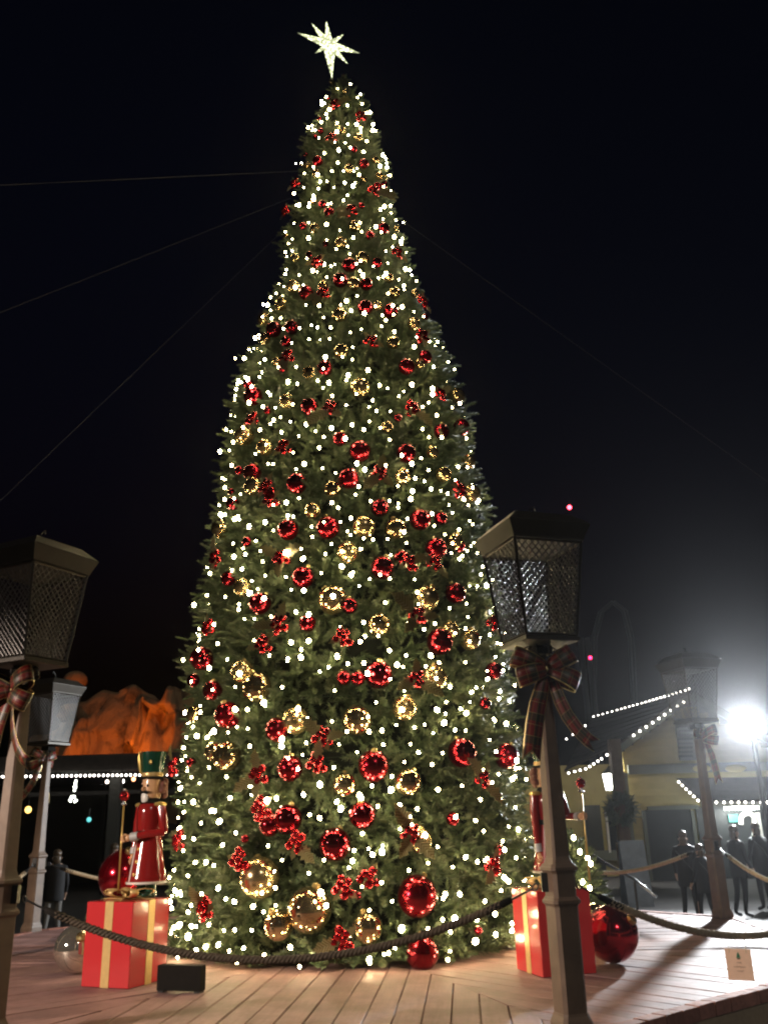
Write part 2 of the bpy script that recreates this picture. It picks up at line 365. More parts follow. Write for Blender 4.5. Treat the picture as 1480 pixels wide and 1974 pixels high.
# ---------------------------------------------------------------- lamp posts
LBZ, EVZ = 2.495, 3.24
def make_post(label):
    t = thing('lamp_post', label, 'lamp post', group='lamp posts round the deck')
    MB().sq([(0, .108), (.055, .108), (.075, .102), (.10, .092), (.115, .0885)], .022).build('base', M['post'], t)
    MB().sq([(.115, .086), (.74, .086)], .022).build('lower_shaft', M['post'], t)
    for z in (.74, .945):
        MB().sq([(z, .086), (z + .012, .092), (z + .02, .101), (z + .038, .101), (z + .046, .094), (z + .06, .088)], .022).build('collar', M['post'], t)
    MB().sq([(.80, .0835), (.945, .0835)], .022).build('neck_block', M['post'], t)
    MB().sq([(1.005, .078), (1.03, .068), (1.05, .063), (2.26, .047), (2.275, .04)], .014).build('shaft', M['post'], t)
    b = MB()
    for sx in (-1, 1):
        for sy in (-1, 1): b.tube([(sx * .03, sy * .03, 2.27), (sx * .012, sy * .012, 2.36), (sx * .03, sy * .03, 2.45), (sx * .055, sy * .055, 2.49)], .009, 5)
    for a in range(4):
        q = a * math.pi / 2
        pts = []
        for k in range(9):
            ph = -.6 + k * .5
            r = .085 + .05 * math.cos(ph); z = 2.435 + .045 * math.sin(ph); pts.append((r * math.cos(q), r * math.sin(q), z))
        b.tube(pts, .007, 5)
    b.build('bracket', M['iron'], t)
    MB().box((0, 0, 2.45), (.13, .13, .06)).build('ballast_box', M['black'], t)
    MB().sq([(LBZ - .004, .205), (LBZ, .215), (LBZ + .028, .215), (LBZ + .034, .205)], .0).build('floor_plate', M['tin'], t)
    zb, zt, hb, ht = LBZ + .034, EVZ - .01, .200, .272
    b = MB()
    for sx in (-1, 1):
        for sy in (-1, 1): b.tube([(sx * hb, sy * hb, zb - .004), (sx * ht, sy * ht, zt)], .012, 4)
    for z, h in ((zb + .008, hb), (zt - .012, ht - .003)):
        for q in range(4):
            c, s = math.cos(q * math.pi / 2), math.sin(q * math.pi / 2)
            p = [(-h, -h), (h, -h)]; b.tube([(x * c - y * s, x * s + y * c, z) for x, y in p], .009, 4)
    lf = b.build('lantern_frame', M['tin'], t)
    for q in range(4):                       # diamond mesh of real wires
        b = MB(); n = 11; c, s = math.cos(q * math.pi / 2), math.sin(q * math.pi / 2)
        def P(u, v):
            h = hb + (ht - hb) * v; x = u * (h - .008); y = -(h - .002); z = zb + (zt - zb) * v
            return (x * c - y * s, x * s + y * c, z)
        k = -2.0
        step = 2 / n * 1.0
        slope = 2.6
        u0 = -1 - slope
        while u0 < 1:
            v0 = max(0, (-1 - u0) / slope); v1 = min(1, (1 - u0) / slope)
            if v1 - v0 > .01:
                b.tube([P(u0 + slope * v0, v0), P(u0 + slope * v1, v1)], .0044, 3, False)
                b.tube([P(-(u0 + slope * v0), v0), P(-(u0 + slope * v1), v1)], .0044, 3, False)
            u0 += step * 1.12
        b.build('mesh_panel', M['screen'], lf)
    MB().sq([(EVZ - .012, .285), (EVZ, .285), (EVZ + .105, .328), (EVZ + .112, .328)]).build('eave', M['tin'], lf)
    MB().sq([(EVZ + .114, .326), (EVZ + .198, .235), (EVZ + .204, .228)]).build('roof', M['tin'], lf)
    b = MB(); b.lathe([(.03, 0), (.022, .03), (.01, .05), (.008, .08)], 8, (0, 0, EVZ + .204))
    b.tube([(0, 0, EVZ + .28), (.02, 0, EVZ + .32), (.05, .0, EVZ + .33), (.06, 0, EVZ + .30)], .006, 5)
    b.build('finial', M['iron'], lf)
    return t
def copy_tree(o, parent=None):
    c = o.copy(); col.objects.link(c); c.parent = parent
    for ch in list(o.children): copy_tree(ch, c)
    return c
POSTS = {'NR': 22.5, 'R': 67.5, 'FR': 112.5, 'BR': 157.5, 'BL': -157.5, 'FL': -112.5, 'L': -67.5, 'NL': -22.5}
PLAB = {'NR': 'tan square lamp post with mesh lantern, in front of the right gift box',
        'NL': 'dark lamp post with mesh lantern cut off at the photo\'s left edge, foreground',
        'FL': 'small lamp post with bright white mesh lantern, behind the left gift box',
        'FR': 'lamp post beside the glaring floodlight, far right of the deck',
        'R': 'lamp post out of view to the right of the deck', 'L': 'lamp post out of view to the left of the deck',
        'BR': 'lamp post hidden behind the tree, toward the yellow house', 'BL': 'lamp post hidden behind the tree, toward the rock'}
PSH = {'R': (.75, -.1), 'NL': (-.07, 0), 'FL': (-.14, 0)}
def post_at(nm):
    s = PSH.get(nm, (0, 0)); return octo(POSTS[nm], PR - .10) + Vector((s[0], s[1], 0))
p0 = make_post(PLAB['NR']); PP = {}
for k, (nm, d) in enumerate(POSTS.items()):
    o = p0 if k == 0 else copy_tree(p0)
    o.location = post_at(nm); o.rotation_euler = (0, 0, R_(d) + ROT); o['label'] = PLAB[nm]; PP[nm] = o

MB().sq([(GZ, .26), (-.02, .22), (-.001, .2)], .03).build('footing', M['stucco'], PP['R'])   # this one stands just off the deck

# ---------------------------------------------------------------- plaid bows
def ribbon(pts, wid, width, name, parent, m=M['plaid'], th=.0025, v0=0):
    """strip along pts; wid = width direction per point (or one)"""
    pts = [Vector(p) for p in pts]; n = len(pts)
    ws = [Vector(x).normalized() for x in wid] if hasattr(wid[0], '__len__') else [Vector(wid).normalized()] * n
    wd = width if hasattr(width, '__len__') else [width] * n
    vs = []; uv = []; ln = v0
    for i, p in enumerate(pts):
        t = pts[min(i + 1, n - 1)] - pts[max(i - 1, 0)]; t.normalize(); nn = t.cross(ws[i]); nn.normalize()
        if i: ln += (p - pts[i - 1]).length
        for sgn in (-1, 1):
            for j in range(3):
                f = (j - 1) * .5; vs.append(p + ws[i] * wd[i] * f + nn * (th * sgn * .5 + (.006 if j == 1 else 0))); uv.append((j * .5, ln))
    fs = []
    for i in range(n - 1):
        a, c = i * 6, (i + 1) * 6
        for j in range(2):
            fs.append((a + j, a + j + 1, c + j + 1, c + j)); fs.append((a + 3 + j, c + 3 + j, c + 4 + j, a + 4 + j))
        fs.append((a, c, c + 3, a + 3)); fs.append((a + 2, a + 5, c + 5, c + 2))
    fs += [(0, 3, 4, 1), (1, 4, 5, 2)]; e = (n - 1) * 6; fs += [(e, e + 1, e + 4, e + 3), (e + 1, e + 2, e + 5, e + 4)]
    me = bpy.data.meshes.new(name); me.from_pydata(vs, [], fs); me.materials.append(m)
    ul = me.uv_layers.new(name='UVMap')
    for lp in me.loops: ul.data[lp.index].uv = uv[lp.vertex_index]
    me.polygons.foreach_set('use_smooth', [True] * len(me.polygons)); me.update()
    return ob(name, me, parent)
def swallow(pts, wid, width, parent, name='tail'):
    """ribbon tail whose end is cut to a V"""
    o = ribbon(pts, wid, width, name, parent)
    me = o.data; n = len(pts); t = (Vector(pts[-1]) - Vector(pts[-2])).normalized() * .07
    for k in (1, 4): me.vertices[(n - 1) * 6 + k].co -= t
    me.update(); return o
def make_bow(label):
    t = thing('plaid_bow', label, 'bow', group='plaid bows on the lamp posts')
    # local: x right, -y out from the deck, z up, knot at origin
    def loop(dx, dz, size, lift):
        pts = []; N = 14
        for i in range(N + 1):
            f = i / N; a = math.pi * 2 * f
            r = size * (1 - math.cos(a)) / 2; s = .085 * math.sin(a) * (1 if f < .5 else .8)
            pts.append((dx * r - dz * s * .15, -.03 - lift * math.sin(math.pi * f) - s * .9, dz * r))
        wdir = Vector((-dz, .15, dx)).normalized()
        ribbon(pts, wdir, [.05 + .105 * math.sin(math.pi * min(max(i / N, .02), .98)) ** .6 for i in range(N + 1)], 'loop', t)
    loop(-.93, .36, .29, .05); loop(-.96, -.25, .26, .07); loop(.86, .48, .25, .05); loop(.86, -.42, .27, .07)
    MB().ball((0, -.05, 0), .036, 10, 8, 1, .9, 1.25).build('knot', M['plaid'], t, True)
    swallow([(-.01, -.05, -.01), (-.05, -.075, -.12), (-.10, -.085, -.26), (-.135, -.08, -.40), (-.165, -.075, -.55), (-.185, -.08, -.66)], [(.95, .1, .1), (.97, .12, -.1), (.97, .12, -.22), (.97, .1, -.22), (.97, .1, -.2), (.97, .1, -.15)], [.06, .115, .14, .145, .145, .145], t)
    swallow([(.01, -.05, -.01), (.045, -.085, -.13), (.075, -.10, -.24), (.12, -.11, -.35), (.185, -.12, -.45), (.265, -.12, -.53), (.33, -.11, -.57)], [(.9, -.2, .1), (.8, -.5, .2), (.8, -.45, .35), (.75, -.35, .55), (.66, -.3, .68), (.55, -.3, .78), (.45, -.3, .85)], [.05, .09, .10, .10, .10, .10, .10], t)
    return t
BLAB = {'NR': 'large red and green plaid bow tied under the foreground lantern right of the tree',
        'NL': 'dark plaid bow under the foreground lantern at the photo\'s left edge',
        'FL': 'small plaid bow on the post of the white lit lantern',
        'FR': 'plaid bow seen from behind on the post beside the floodlight'}
b0 = make_bow(BLAB['NR'])
for k, nm in enumerate(('NR', 'NL', 'FL', 'FR')):
    o = b0 if k == 0 else copy_tree(b0); o['label'] = BLAB[nm]
    d = POSTS[nm]; a = R_(d) + ROT
    o.location = post_at(nm) + Vector((.045 * math.sin(a), -.045 * math.cos(a), 2.30)); o.rotation_euler = (0, 0, a + (0 if nm != 'NR' else -.25)); o.scale = (.9, .9, .95)

# ---------------------------------------------------------------- rope barriers
def rope(a, c, sag, label, rm='rope'):
    A = post_at(a); C = post_at(c)
    dirv = (C - A).normalized(); za = .875
    P0 = A + dirv * .13 + Vector((0, 0, za)); P1 = C - dirv * .13 + Vector((0, 0, za))
    t = thing('barrier_rope', label, 'rope', tuple((P0 + P1) / 2), group='rope barriers between the lamp posts')
    off = (P0 + P1) / 2
    def pt(f): return P0.lerp(P1, f) - Vector((0, 0, sag * 4 * f * (1 - f))) - off
    Lr = (P1 - P0).length; N = 190; side = Vector((-dirv.y, dirv.x, 0)); b = MB()
    f0, f1 = .075, .925
    for st in range(3):
        pts = []
        for i in range(N + 1):
            f = f0 + (f1 - f0) * i / N; p = pt(f); q = f * Lr / .085 * 2 * math.pi / 1.0 + st * 2.094
            tn = (pt(min(f + .01, 1)) - pt(max(f - .01, 0))).normalized(); up = side.cross(tn)
            pts.append(p + (side * math.cos(q) + up * math.sin(q)) * .0150)
        b.tube(pts, .0150, 5)
    me = b.mesh('strands', M[rm], True); ob('strands', me, t)
    for s in (0, 1):
        g = (lambda f: pt(f)) if s == 0 else (lambda f: pt(1 - f))
        MB().tube([g(.055), g(.075), g(.105)], [.02, .026, .025], 8).build('end_sleeve', M['black'], t, True)
        b = MB(); b.tube([g(.016), g(.055)], .008, 5)
        p = g(.01); tn = (g(.03) - g(0)).normalized()
        b.tube([p + tn * .022 * math.cos(x) + Vector((0, 0, .022 * math.sin(x))) for x in [k * .7 for k in range(10)]], .006, 5)
        b.build('hook', M['iron'], t)
        q = g(0) - tn * .035
        MB().box(q, (.05, .05, .12), math.atan2(dirv.y, dirv.x)).build('post_plate', M['iron'], t)
    return t
rope('NL', 'NR', .43, 'rope with painted-in shade hanging across the front of the tree and left gift', 'rope_shaded')
rope('NR', 'R', .48, 'pale rope carrying the paper sign, right of the foreground post')
rope('R', 'FR', .40, 'rope leaving the far right post toward the photo\'s right edge')
rope('FR', 'BR', .37, 'pale rope running from the far right post behind the tree')
rope('FL', 'BL', .37, 'pale rope from the white lantern\'s post behind the nutcracker')
rope('L', 'FL', .37, 'short bit of rope left of the white lantern\'s post')

# ---------------------------------------------------------------- the tree
ZT = [-.1, .1, .65, 1.22, 1.815, 2.425, 3.065, 3.725, 4.415, 5.13, 5.725, 6.26, 6.98, 7.555, 8.32, 9.205, 10.135, 10.81, 11.41, 12.13, 12.555, 12.8]
RT = [2.2, 2.22, 2.2, 2.2, 2.18, 2.15, 2.13, 2.03, 1.95, 1.88, 1.82, 1.80, 1.68, 1.49, 1.23, 1.02, .88, .78, .63, .36, .22, .05]
def trad(z): return np.interp(z, ZT, RT)
TX, TY = -.46, 11.20
BANDS= ['at the tip just under the star', 'near the top, around the topmost guy wire', 'in the top fifth, below the guy wires', 'a quarter of the way down', 'nearly a third of the way down', 'a third of the way down', 'two fifths of the way down', 'almost halfway down', 'halfway down, just above the lantern roof', "level with the big lantern's roof", 'level with the upper lantern mesh', 'level with the lower lantern mesh', "level with the plaid bow's knot", "level with the plaid bow's tails", "level with the nutcracker's hat", "level with the nutcracker's chest", "level with the nutcracker's skirt", 'level with the gift boxes']
DATA_R='''6.7,5.37,1.83,0.126,7,1,5 25.2,5.39,1.83,0.118,7,2,5 -17.5,5.00,1.87,0.125,8,4,7 2.2,5.01,1.87,0.119,8,5,7 13.2,4.65,1.90,0.106,8,6,7 -38.9,5.28,1.84,0.112,8,3,7 -46.9,5.38,1.83,0.056,8,2,7 -48.8,4.96,1.88,0.081,8,1,7 -50.5,5.13,1.86,0.046,8,0,7 -19.9,4.43,1.93,0.122,9,1,7 -5.3,4.41,1.93,0.130,9,2,7 28.6,4.55,1.91,0.124,9,3,7 37.5,4.61,1.91,0.078,9,5,7 34.1,4.22,1.95,0.126,9,4,7 45.4,4.31,1.94,0.073,9,6,7 13.1,3.93,1.98,0.128,10,2,5 19.9,4.05,1.97,0.088,10,3,5 -37.2,4.38,1.93,0.060,9,0,7 -45.3,3.99,1.98,0.091,10,0,5 -13.5,3.84,1.99,0.125,10,1,5 -28.9,3.60,2.02,0.124,11,0,4 2.0,3.48,2.05,0.089,11,2,4 40.3,3.71,2.01,0.118,10,4,5 -11.1,3.31,2.06,0.093,11,1,4 31.0,3.12,2.09,0.146,11,3,4 10.2,2.74,2.12,0.146,12,6,8 -0.0,2.71,2.12,0.075,12,4,8 4.0,2.70,2.12,0.075,12,5,8 53.8,2.87,2.12,0.099,12,7,8 -38.6,2.42,2.13,0.142,13,0,3 -46.4,2.71,2.12,0.110,12,3,8 -50.8,3.06,2.11,0.080,12,2,8 47.2,2.49,2.12,0.068,13,2,3 -19.8,2.22,2.14,0.123,13,1,3 4.4,8.32,1.21,0.097,3,4,7 -1.4,8.03,1.30,0.101,3,3,7 14.4,7.96,1.33,0.085,3,5,7 24.5,8.43,1.18,0.072,3,6,7 -25.2,8.61,1.14,0.047,3,1,7 -22.2,7.87,1.36,0.095,3,0,7 12.2,7.51,1.48,0.098,4,2,5 26.4,7.52,1.48,0.099,4,3,5 -38.8,7.37,1.53,0.105,4,0,5 -26.0,7.27,1.56,0.093,4,1,5 -26.9,7.03,1.64,0.072,5,1,5 -7.3,6.51,1.73,0.097,5,2,5 -26.3,6.60,1.72,0.047,5,0,5 28.9,6.61,1.72,0.104,5,3,5 40.4,6.86,1.68,0.088,5,4,5 -43.0,6.37,1.76,0.120,6,1,5 -47.8,6.60,1.72,0.073,6,0,5 -13.4,5.99,1.79,0.109,6,3,5 -32.7,6.06,1.78,0.047,6,2,5 22.4,5.84,1.79,0.050,6,4,5 44.5,5.82,1.79,0.099,7,3,5 61.1,6.05,1.78,0.111,7,4,5 -0.9,5.52,1.82,0.089,7,0,5 53.0,7.68,1.43,0.041,4,4,5 -46.2,12.04,0.37,0.035,0,1,2 -44.2,11.49,0.58,0.036,0,0,2 -32.7,11.12,0.68,0.047,1,4,9 -40.4,11.04,0.70,0.035,1,2,9 13.6,10.60,0.79,0.051,1,5,9 -53.6,10.78,0.76,0.033,1,1,9 -30.2,10.47,0.81,0.078,1,3,9 24.4,10.36,0.82,0.073,1,6,9 -76.3,10.48,0.82,0.052,1,0,9 37.4,9.98,0.88,0.059,1,7,9 49.2,10.11,0.86,0.055,1,8,9 17.3,9.49,0.95,0.044,2,4,7 -19.4,9.55,0.94,0.058,2,1,7 -12.2,9.37,0.97,0.075,2,3,7 -39.2,9.28,0.98,0.053,2,0,7 38.0,9.19,1.00,0.084,2,6,7 21.9,8.94,1.06,0.065,2,5,7 -12.9,8.74,1.11,0.043,2,2,7 -17.9,8.35,1.20,0.034,3,2,7 8.0,1.83,2.16,0.155,14,2,5 -15.6,1.83,2.15,0.129,14,1,5 36.0,1.96,2.15,0.152,14,3,5 57.3,1.95,2.15,0.138,14,4,5 -15.9,1.35,2.18,0.143,15,2,5 -21.2,1.30,2.17,0.107,15,1,5 4.6,1.37,2.17,0.132,15,3,5 30.4,1.31,2.17,0.067,15,4,5 -2.9,1.11,2.17,0.156,16,0,2 19.2,0.62,2.18,0.193,17,1,4 19.6,0.13,2.20,0.156,17,2,4 47.4,1.00,2.17,0.054,16,1,2 36.5,0.28,2.19,0.041,17,3,4 -28.5,1.18,2.17,0.041,15,0,5 3.2,0.65,2.17,0.035,17,0,4 -56.5,3.12,2.10,0.134,12,1,8 -60.9,2.89,2.11,0.076,12,0,8 -55.5,1.97,2.15,0.052,14,0,5'''
DATA_G='''-33.1,5.57,1.81,0.105,7,1,4 -37.5,5.09,1.86,0.114,8,0,6 -57.6,4.72,1.90,0.122,9,0,5 -3.6,4.88,1.88,0.099,8,2,6 22.6,5.06,1.87,0.097,8,3,6 37.6,5.47,1.82,0.080,7,2,4 42.2,5.21,1.85,0.100,8,4,6 63.9,5.59,1.81,0.093,7,3,4 61.4,5.13,1.86,0.120,8,5,6 7.3,4.41,1.93,0.128,9,2,5 18.5,4.40,1.93,0.122,9,3,5 1.5,4.10,1.96,0.119,9,1,5 -3.4,3.56,2.03,0.161,11,0,4 43.5,4.36,1.93,0.102,9,4,5 27.8,3.60,2.02,0.146,10,1,2 10.8,3.27,2.08,0.126,11,1,4 -37.0,3.83,2.00,0.108,10,0,2 35.1,3.26,2.08,0.096,11,2,4 43.3,3.18,2.09,0.120,11,3,4 -27.5,2.68,2.12,0.158,12,1,3 -33.2,2.86,2.11,0.125,12,0,3 -14.3,2.30,2.13,0.140,13,1,4 3.6,2.28,2.13,0.152,13,2,4 17.6,2.40,2.13,0.128,13,3,4 27.8,2.72,2.12,0.136,12,2,3 -10.8,4.63,1.90,0.094,8,1,6 -56.0,7.77,1.40,0.086,4,0,5 -43.9,7.27,1.56,0.080,5,0,6 -39.5,7.82,1.38,0.089,4,1,5 -1.4,7.36,1.53,0.092,4,2,5 -0.3,6.74,1.70,0.098,5,3,6 7.4,6.21,1.78,0.119,6,1,4 -23.2,6.12,1.78,0.097,6,0,4 -13.5,6.45,1.75,0.088,5,2,6 39.5,7.40,1.52,0.087,4,4,5 23.5,6.94,1.66,0.084,5,4,6 32.2,7.90,1.35,0.081,3,6,8 6.7,7.94,1.34,0.090,3,3,8 -11.6,7.93,1.34,0.070,3,2,8 -33.6,8.09,1.29,0.087,3,0,8 -30.4,6.74,1.70,0.057,5,1,6 35.6,6.69,1.71,0.062,5,5,6 61.7,6.51,1.74,0.110,6,3,4 -47.3,5.86,1.79,0.124,7,0,4 17.7,5.70,1.80,0.077,6,2,4 54.1,8.13,1.27,0.063,3,7,8 18.9,7.56,1.46,0.062,4,3,5 31.4,8.18,1.25,0.067,3,5,8 14.2,8.47,1.17,0.090,3,4,8 -66.6,12.50,0.27,0.045,0,0,2 3.3,12.11,0.34,0.049,0,1,2 -1.6,11.01,0.71,0.065,1,2,9 7.0,10.19,0.85,0.072,1,3,9 -30.2,10.20,0.85,0.064,1,1,9 -47.7,10.52,0.80,0.056,1,0,9 41.1,10.52,0.80,0.056,1,6,9 42.9,10.22,0.85,0.060,1,7,9 55.1,10.31,0.83,0.042,1,8,9 22.7,10.02,0.87,0.041,1,5,9 -24.4,9.12,1.02,0.070,2,2,6 9.7,9.09,1.02,0.082,2,4,6 -1.1,8.74,1.11,0.085,2,3,6 -38.9,8.67,1.13,0.065,3,1,8 20.3,10.88,0.74,0.060,1,4,9 -76.3,9.47,0.97,0.058,2,0,6 56.1,9.34,0.98,0.050,2,5,6 -29.3,9.66,0.93,0.049,2,1,6 -24.4,0.82,2.18,0.196,16,0,2 -9.9,0.53,2.18,0.212,17,1,3 -18.2,0.40,2.18,0.142,17,0,3 5.4,0.37,2.18,0.144,17,2,3 17.6,1.67,2.16,0.135,14,3,4 20.4,1.12,2.17,0.122,16,1,2 -0.1,1.66,2.16,0.115,14,2,4 -57.3,2.50,2.13,0.093,13,0,4 -43.3,2.05,2.14,0.104,14,0,4 -37.7,1.99,2.15,0.154,14,1,4'''
DATA_P='''12.8,5.01,1.88,0.090,8,2,4,-131:0.43,-55:0.29,81:0.29 -26.7,4.94,1.90,0.090,8,0,4,56:0.22,-121:0.18 -24.9,4.77,1.91,0.090,8,1,4,27:0.20 29.4,3.97,2.00,0.090,10,3,4,172:0.31,-58:0.27 -19.4,4.05,1.98,0.090,10,1,4,152:0.34,13:0.40,-87:0.32 -48.4,4.24,1.97,0.090,10,0,4,77:0.33,-63:0.27 -18.5,3.29,2.09,0.090,11,1,5,68:0.30,-173:0.35 -46.0,3.39,2.08,0.090,11,0,5,90:0.18,-31:0.17 -22.8,3.08,2.12,0.090,12,0,2,-166:0.23,40:0.22 0.0,3.09,2.13,0.090,11,2,5,-157:0.18 21.6,3.35,2.09,0.090,11,3,5,151:0.50,-6:0.28,-132:0.38 50.5,3.38,2.08,0.090,11,4,5,146:0.32,-72:0.19 20.0,2.67,2.13,0.090,12,1,2,93:0.26,-153:0.36,-38:0.41 -5.4,2.10,2.16,0.090,13,0,1,135:0.35,5:0.29,-63:0.18 44.6,4.98,1.90,0.090,8,3,4,-174:0.30,-72:0.20 20.4,3.94,2.01,0.090,10,2,4,27:0.26 -14.9,8.31,1.23,0.090,3,0,3,-162:0.20 38.3,8.62,1.16,0.090,3,2,3,-56:0.24 -9.2,7.66,1.45,0.090,3,1,3,-112:0.33,-146:0.33 12.0,6.81,1.71,0.090,5,1,3,-34:0.21 36.8,7.08,1.65,0.090,5,2,3,-103:0.28,45:0.17 46.9,7.80,1.40,0.090,4,0,1,-63:0.22 -22.1,6.67,1.73,0.090,5,0,3,-85:0.32,-124:0.21 -4.0,5.86,1.81,0.090,6,1,4,-133:0.50,-49:0.26 40.3,6.22,1.80,0.090,6,3,4,45:0.25 26.8,5.93,1.81,0.090,6,2,4,-58:0.44,-117:0.19 -36.3,5.92,1.81,0.090,6,0,4,-51:0.19 -21.0,5.41,1.85,0.090,7,0,1,-141:0.18 -10.7,11.55,0.57,0.090,0,0,2,-18:0.38,-146:0.22 -10.6,10.72,0.79,0.090,1,1,3,-79:0.29,-38:0.33 -47.8,10.08,0.89,0.090,1,0,3,-153:0.19 26.4,9.70,0.95,0.090,1,2,3,-32:0.43,-18:0.44 6.8,9.27,1.00,0.090,2,1,2,-156:0.33,-129:0.39 -59.5,9.70,0.94,0.090,2,0,2,-135:0.16 23.0,11.26,0.67,0.090,0,1,2,-9:0.18 -22.6,1.77,2.18,0.090,14,1,4,-144:0.36,-85:0.31,95:0.31 38.7,1.68,2.18,0.090,14,3,4,145:0.43,-60:0.37,69:0.23 -21.4,1.46,2.19,0.090,15,0,2,34:0.19 -11.7,1.12,2.19,0.090,16,2,6,-42:0.34,-106:0.18 16.6,1.18,2.19,0.090,15,1,2,124:0.43,-126:0.34,-52:0.39 5.6,0.81,2.20,0.090,16,4,6,56:0.18 -0.3,0.72,2.19,0.090,16,3,6,-135:0.17,-34:0.18 -0.9,0.28,2.21,0.090,17,1,2,-164:0.35,41:0.22 40.2,0.86,2.20,0.090,16,5,6,-144:0.36,76:0.22 -27.6,0.98,2.19,0.090,16,1,6,162:0.16 -6.9,1.85,2.17,0.090,14,2,4,80:0.29,-99:0.16 -60.8,1.92,2.17,0.090,14,0,4,81:0.32 -52.0,1.16,2.20,0.090,16,0,6,140:0.19 -38.4,0.54,2.20,0.090,17,0,2,131:0.34,180:0.16,6:0.23'''

def on_tree(th, z, rho):
    a = R_(th); return Vector((TX + rho * math.sin(a), TY - rho * math.cos(a), z))
BALLS = []
for _k, _d in (('R', DATA_R), ('G', DATA_G)):
    for row in _d.split():
        f = row.split(','); th, z, rho, r = map(float, f[:4]); BALLS.append((_k, th, z, rho - .05 - .38 * r, r, int(f[4]), int(f[5]), int(f[6])))
tree = thing('christmas_tree', 'tall conical evergreen Christmas tree covered in lights and baubles', 'tree', (TX, TY, 0))
MB().lathe([(.14, 0), (.13, 4), (.09, 9), (.03, 12.7)], 12).build('trunk', M['trunk'], tree)
prof = [(max(.02, float(trad(z)) - .60 if trad(z) > 1.0 else float(trad(z)) * .42), z) for z in np.linspace(.05, 12.6, 40)]
MB().lathe(prof, 40).build('inner_frame', M['foliage_core'], tree, True)
def sprig(nn=40):
    """one bottle brush tip along +z, unit metres: triangles"""
    v = []; ln = .15
    for i in range(nn):
        f = (i + .5) / nn; z = f * ln; a = i * 2.4
        ang = R_(62 - 40 * f ** 2); nl = .054 * (1 - .25 * f) * random.uniform(.85, 1.15)
        dirv = np.array([math.cos(a) * math.sin(ang), math.sin(a) * math.sin(ang), math.cos(ang)])
        side = np.array([-math.sin(a), math.cos(a), 0]) * .0085
        base = np.array([0, 0, z]); v += [base - side, base + side, base + dirv * nl]
    return np.array(v)
SPR = [sprig() for _ in range(4)]
def place_sprigs(P, D, S):
    """P points, D directions, S scales -> triangle soup"""
    out = []
    D = D / np.linalg.norm(D, axis=1)[:, None]
    A = np.cross(D, np.array([.31, .52, .79])); A /= np.linalg.norm(A, axis=1)[:, None]; B = np.cross(D, A)
    for k in range(4):
        idx = np.arange(len(P)) % 4 == k; T = SPR[k]
        ph = rng.uniform(0, 6.28, idx.sum()); c, s = np.cos(ph)[:, None], np.sin(ph)[:, None]
        a = A[idx] * c + B[idx] * s; bb = -A[idx] * s + B[idx] * c
        vv = P[idx][:, None, :] + S[idx][:, None, None] * (a[:, None, :] * T[None, :, 0:1] + bb[:, None, :] * T[None, :, 1:2] + D[idx][:, None, :] * T[None, :, 2:3])
        out.append(vv.reshape(-1, 3))
    return np.concatenate(out)
def soup(name, V, m, parent=None, **kw):
    n = len(V) // 3; me = bpy.data.meshes.new(name)
    me.vertices.add(n * 3); me.vertices.foreach_set('co', V.astype(np.float32).ravel())
    me.loops.add(n * 3); me.loops.foreach_set('vertex_index', np.arange(n * 3, dtype=np.int32))
    me.polygons.add(n); me.polygons.foreach_set('loop_start', np.arange(0, n * 3, 3, dtype=np.int32))
    try: me.polygons.foreach_set('loop_total', np.full(n, 3, dtype=np.int32))
    except Exception: pass
    me.update(calc_edges=True); me.validate(); me.materials.append(m)
    return ob(name, me, parent, **kw)
def branches(z0, z1, dens):
    zs = np.linspace(z0, z1, 400); wgt = trad(zs) + .05; cdf = np.cumsum(wgt); area = 2 * np.pi * cdf[-1] * (zs[1] - zs[0]); cdf /= cdf[-1]
    n = int(area * dens); z = np.interp(rng.uniform(0, 1, n), cdf, zs); th = rng.uniform(0, 2 * np.pi, n)
    return z, th
bz, bt = branches(-.02, 12.62, 27)
P, D, S = [], [], []
for z, th in zip(bz, bt):
    r = float(trad(z)); o = np.array([math.sin(th), -math.cos(th), 0.0]); tg = np.array([math.cos(th), math.sin(th), 0.0]); up = np.array([0, 0, 1.0])
    lump = noise.noise(Vector((o[0] * r * 1.3, o[1] * r * 1.3, z * 1.3))) * .26 + noise.noise(Vector((o[0] * r * 3.2, o[1] * r * 3.2, z * 3.2))) * .12
    sc_ = .55 + .45 * min(1, r / 1.2)
    end = r + (lump - .17) * sc_ + rng.normal(0, .05) * sc_
    d = o + up * rng.normal(.12, .28) + tg * rng.normal(0, .28); d /= np.linalg.norm(d)
    tip = o * end + up * z
    ns = 8
    P.append(tip - d * .11 * sc_); D.append(d); S.append(rng.uniform(.9, 1.2) * sc_)
    for k in range(ns):
        a = k * 2.4 + rng.uniform(0, 1); f = rng.uniform(.06, .42)
        sd = (np.cross(d, up) * math.cos(a) + np.cross(d, np.cross(d, up)) * math.sin(a))
        dd = d * .62 + sd * .85 + up * .05
        P.append(tip - d * (f + .06) * sc_); D.append(dd); S.append(rng.uniform(.8, 1.15) * sc_)
for z, th in zip(*branches(0, 12.2, 75)):          # inner layer hides the frame
    r = float(trad(z)); o = np.array([math.sin(th), -math.cos(th), 0.0]); sc_ = .6 + .5 * min(1, r / 1.2)
    P.append(o * max(.03, r - rng.uniform(.26, .48) * min(1, r)) + np.array([0, 0, z])); D.append(o * .5 + rng.normal(0, .8, 3)); S.append(1.25 * sc_)
P = np.array(P); P[:, 2] = np.maximum(P[:, 2], .06)
D = np.array(D); low = P[:, 2] < .2; D[low, 2] = np.abs(D[low, 2]) * .4
S = np.array(S); keep = np.ones(len(P), bool)         # no sprig grows through or in front of a bauble
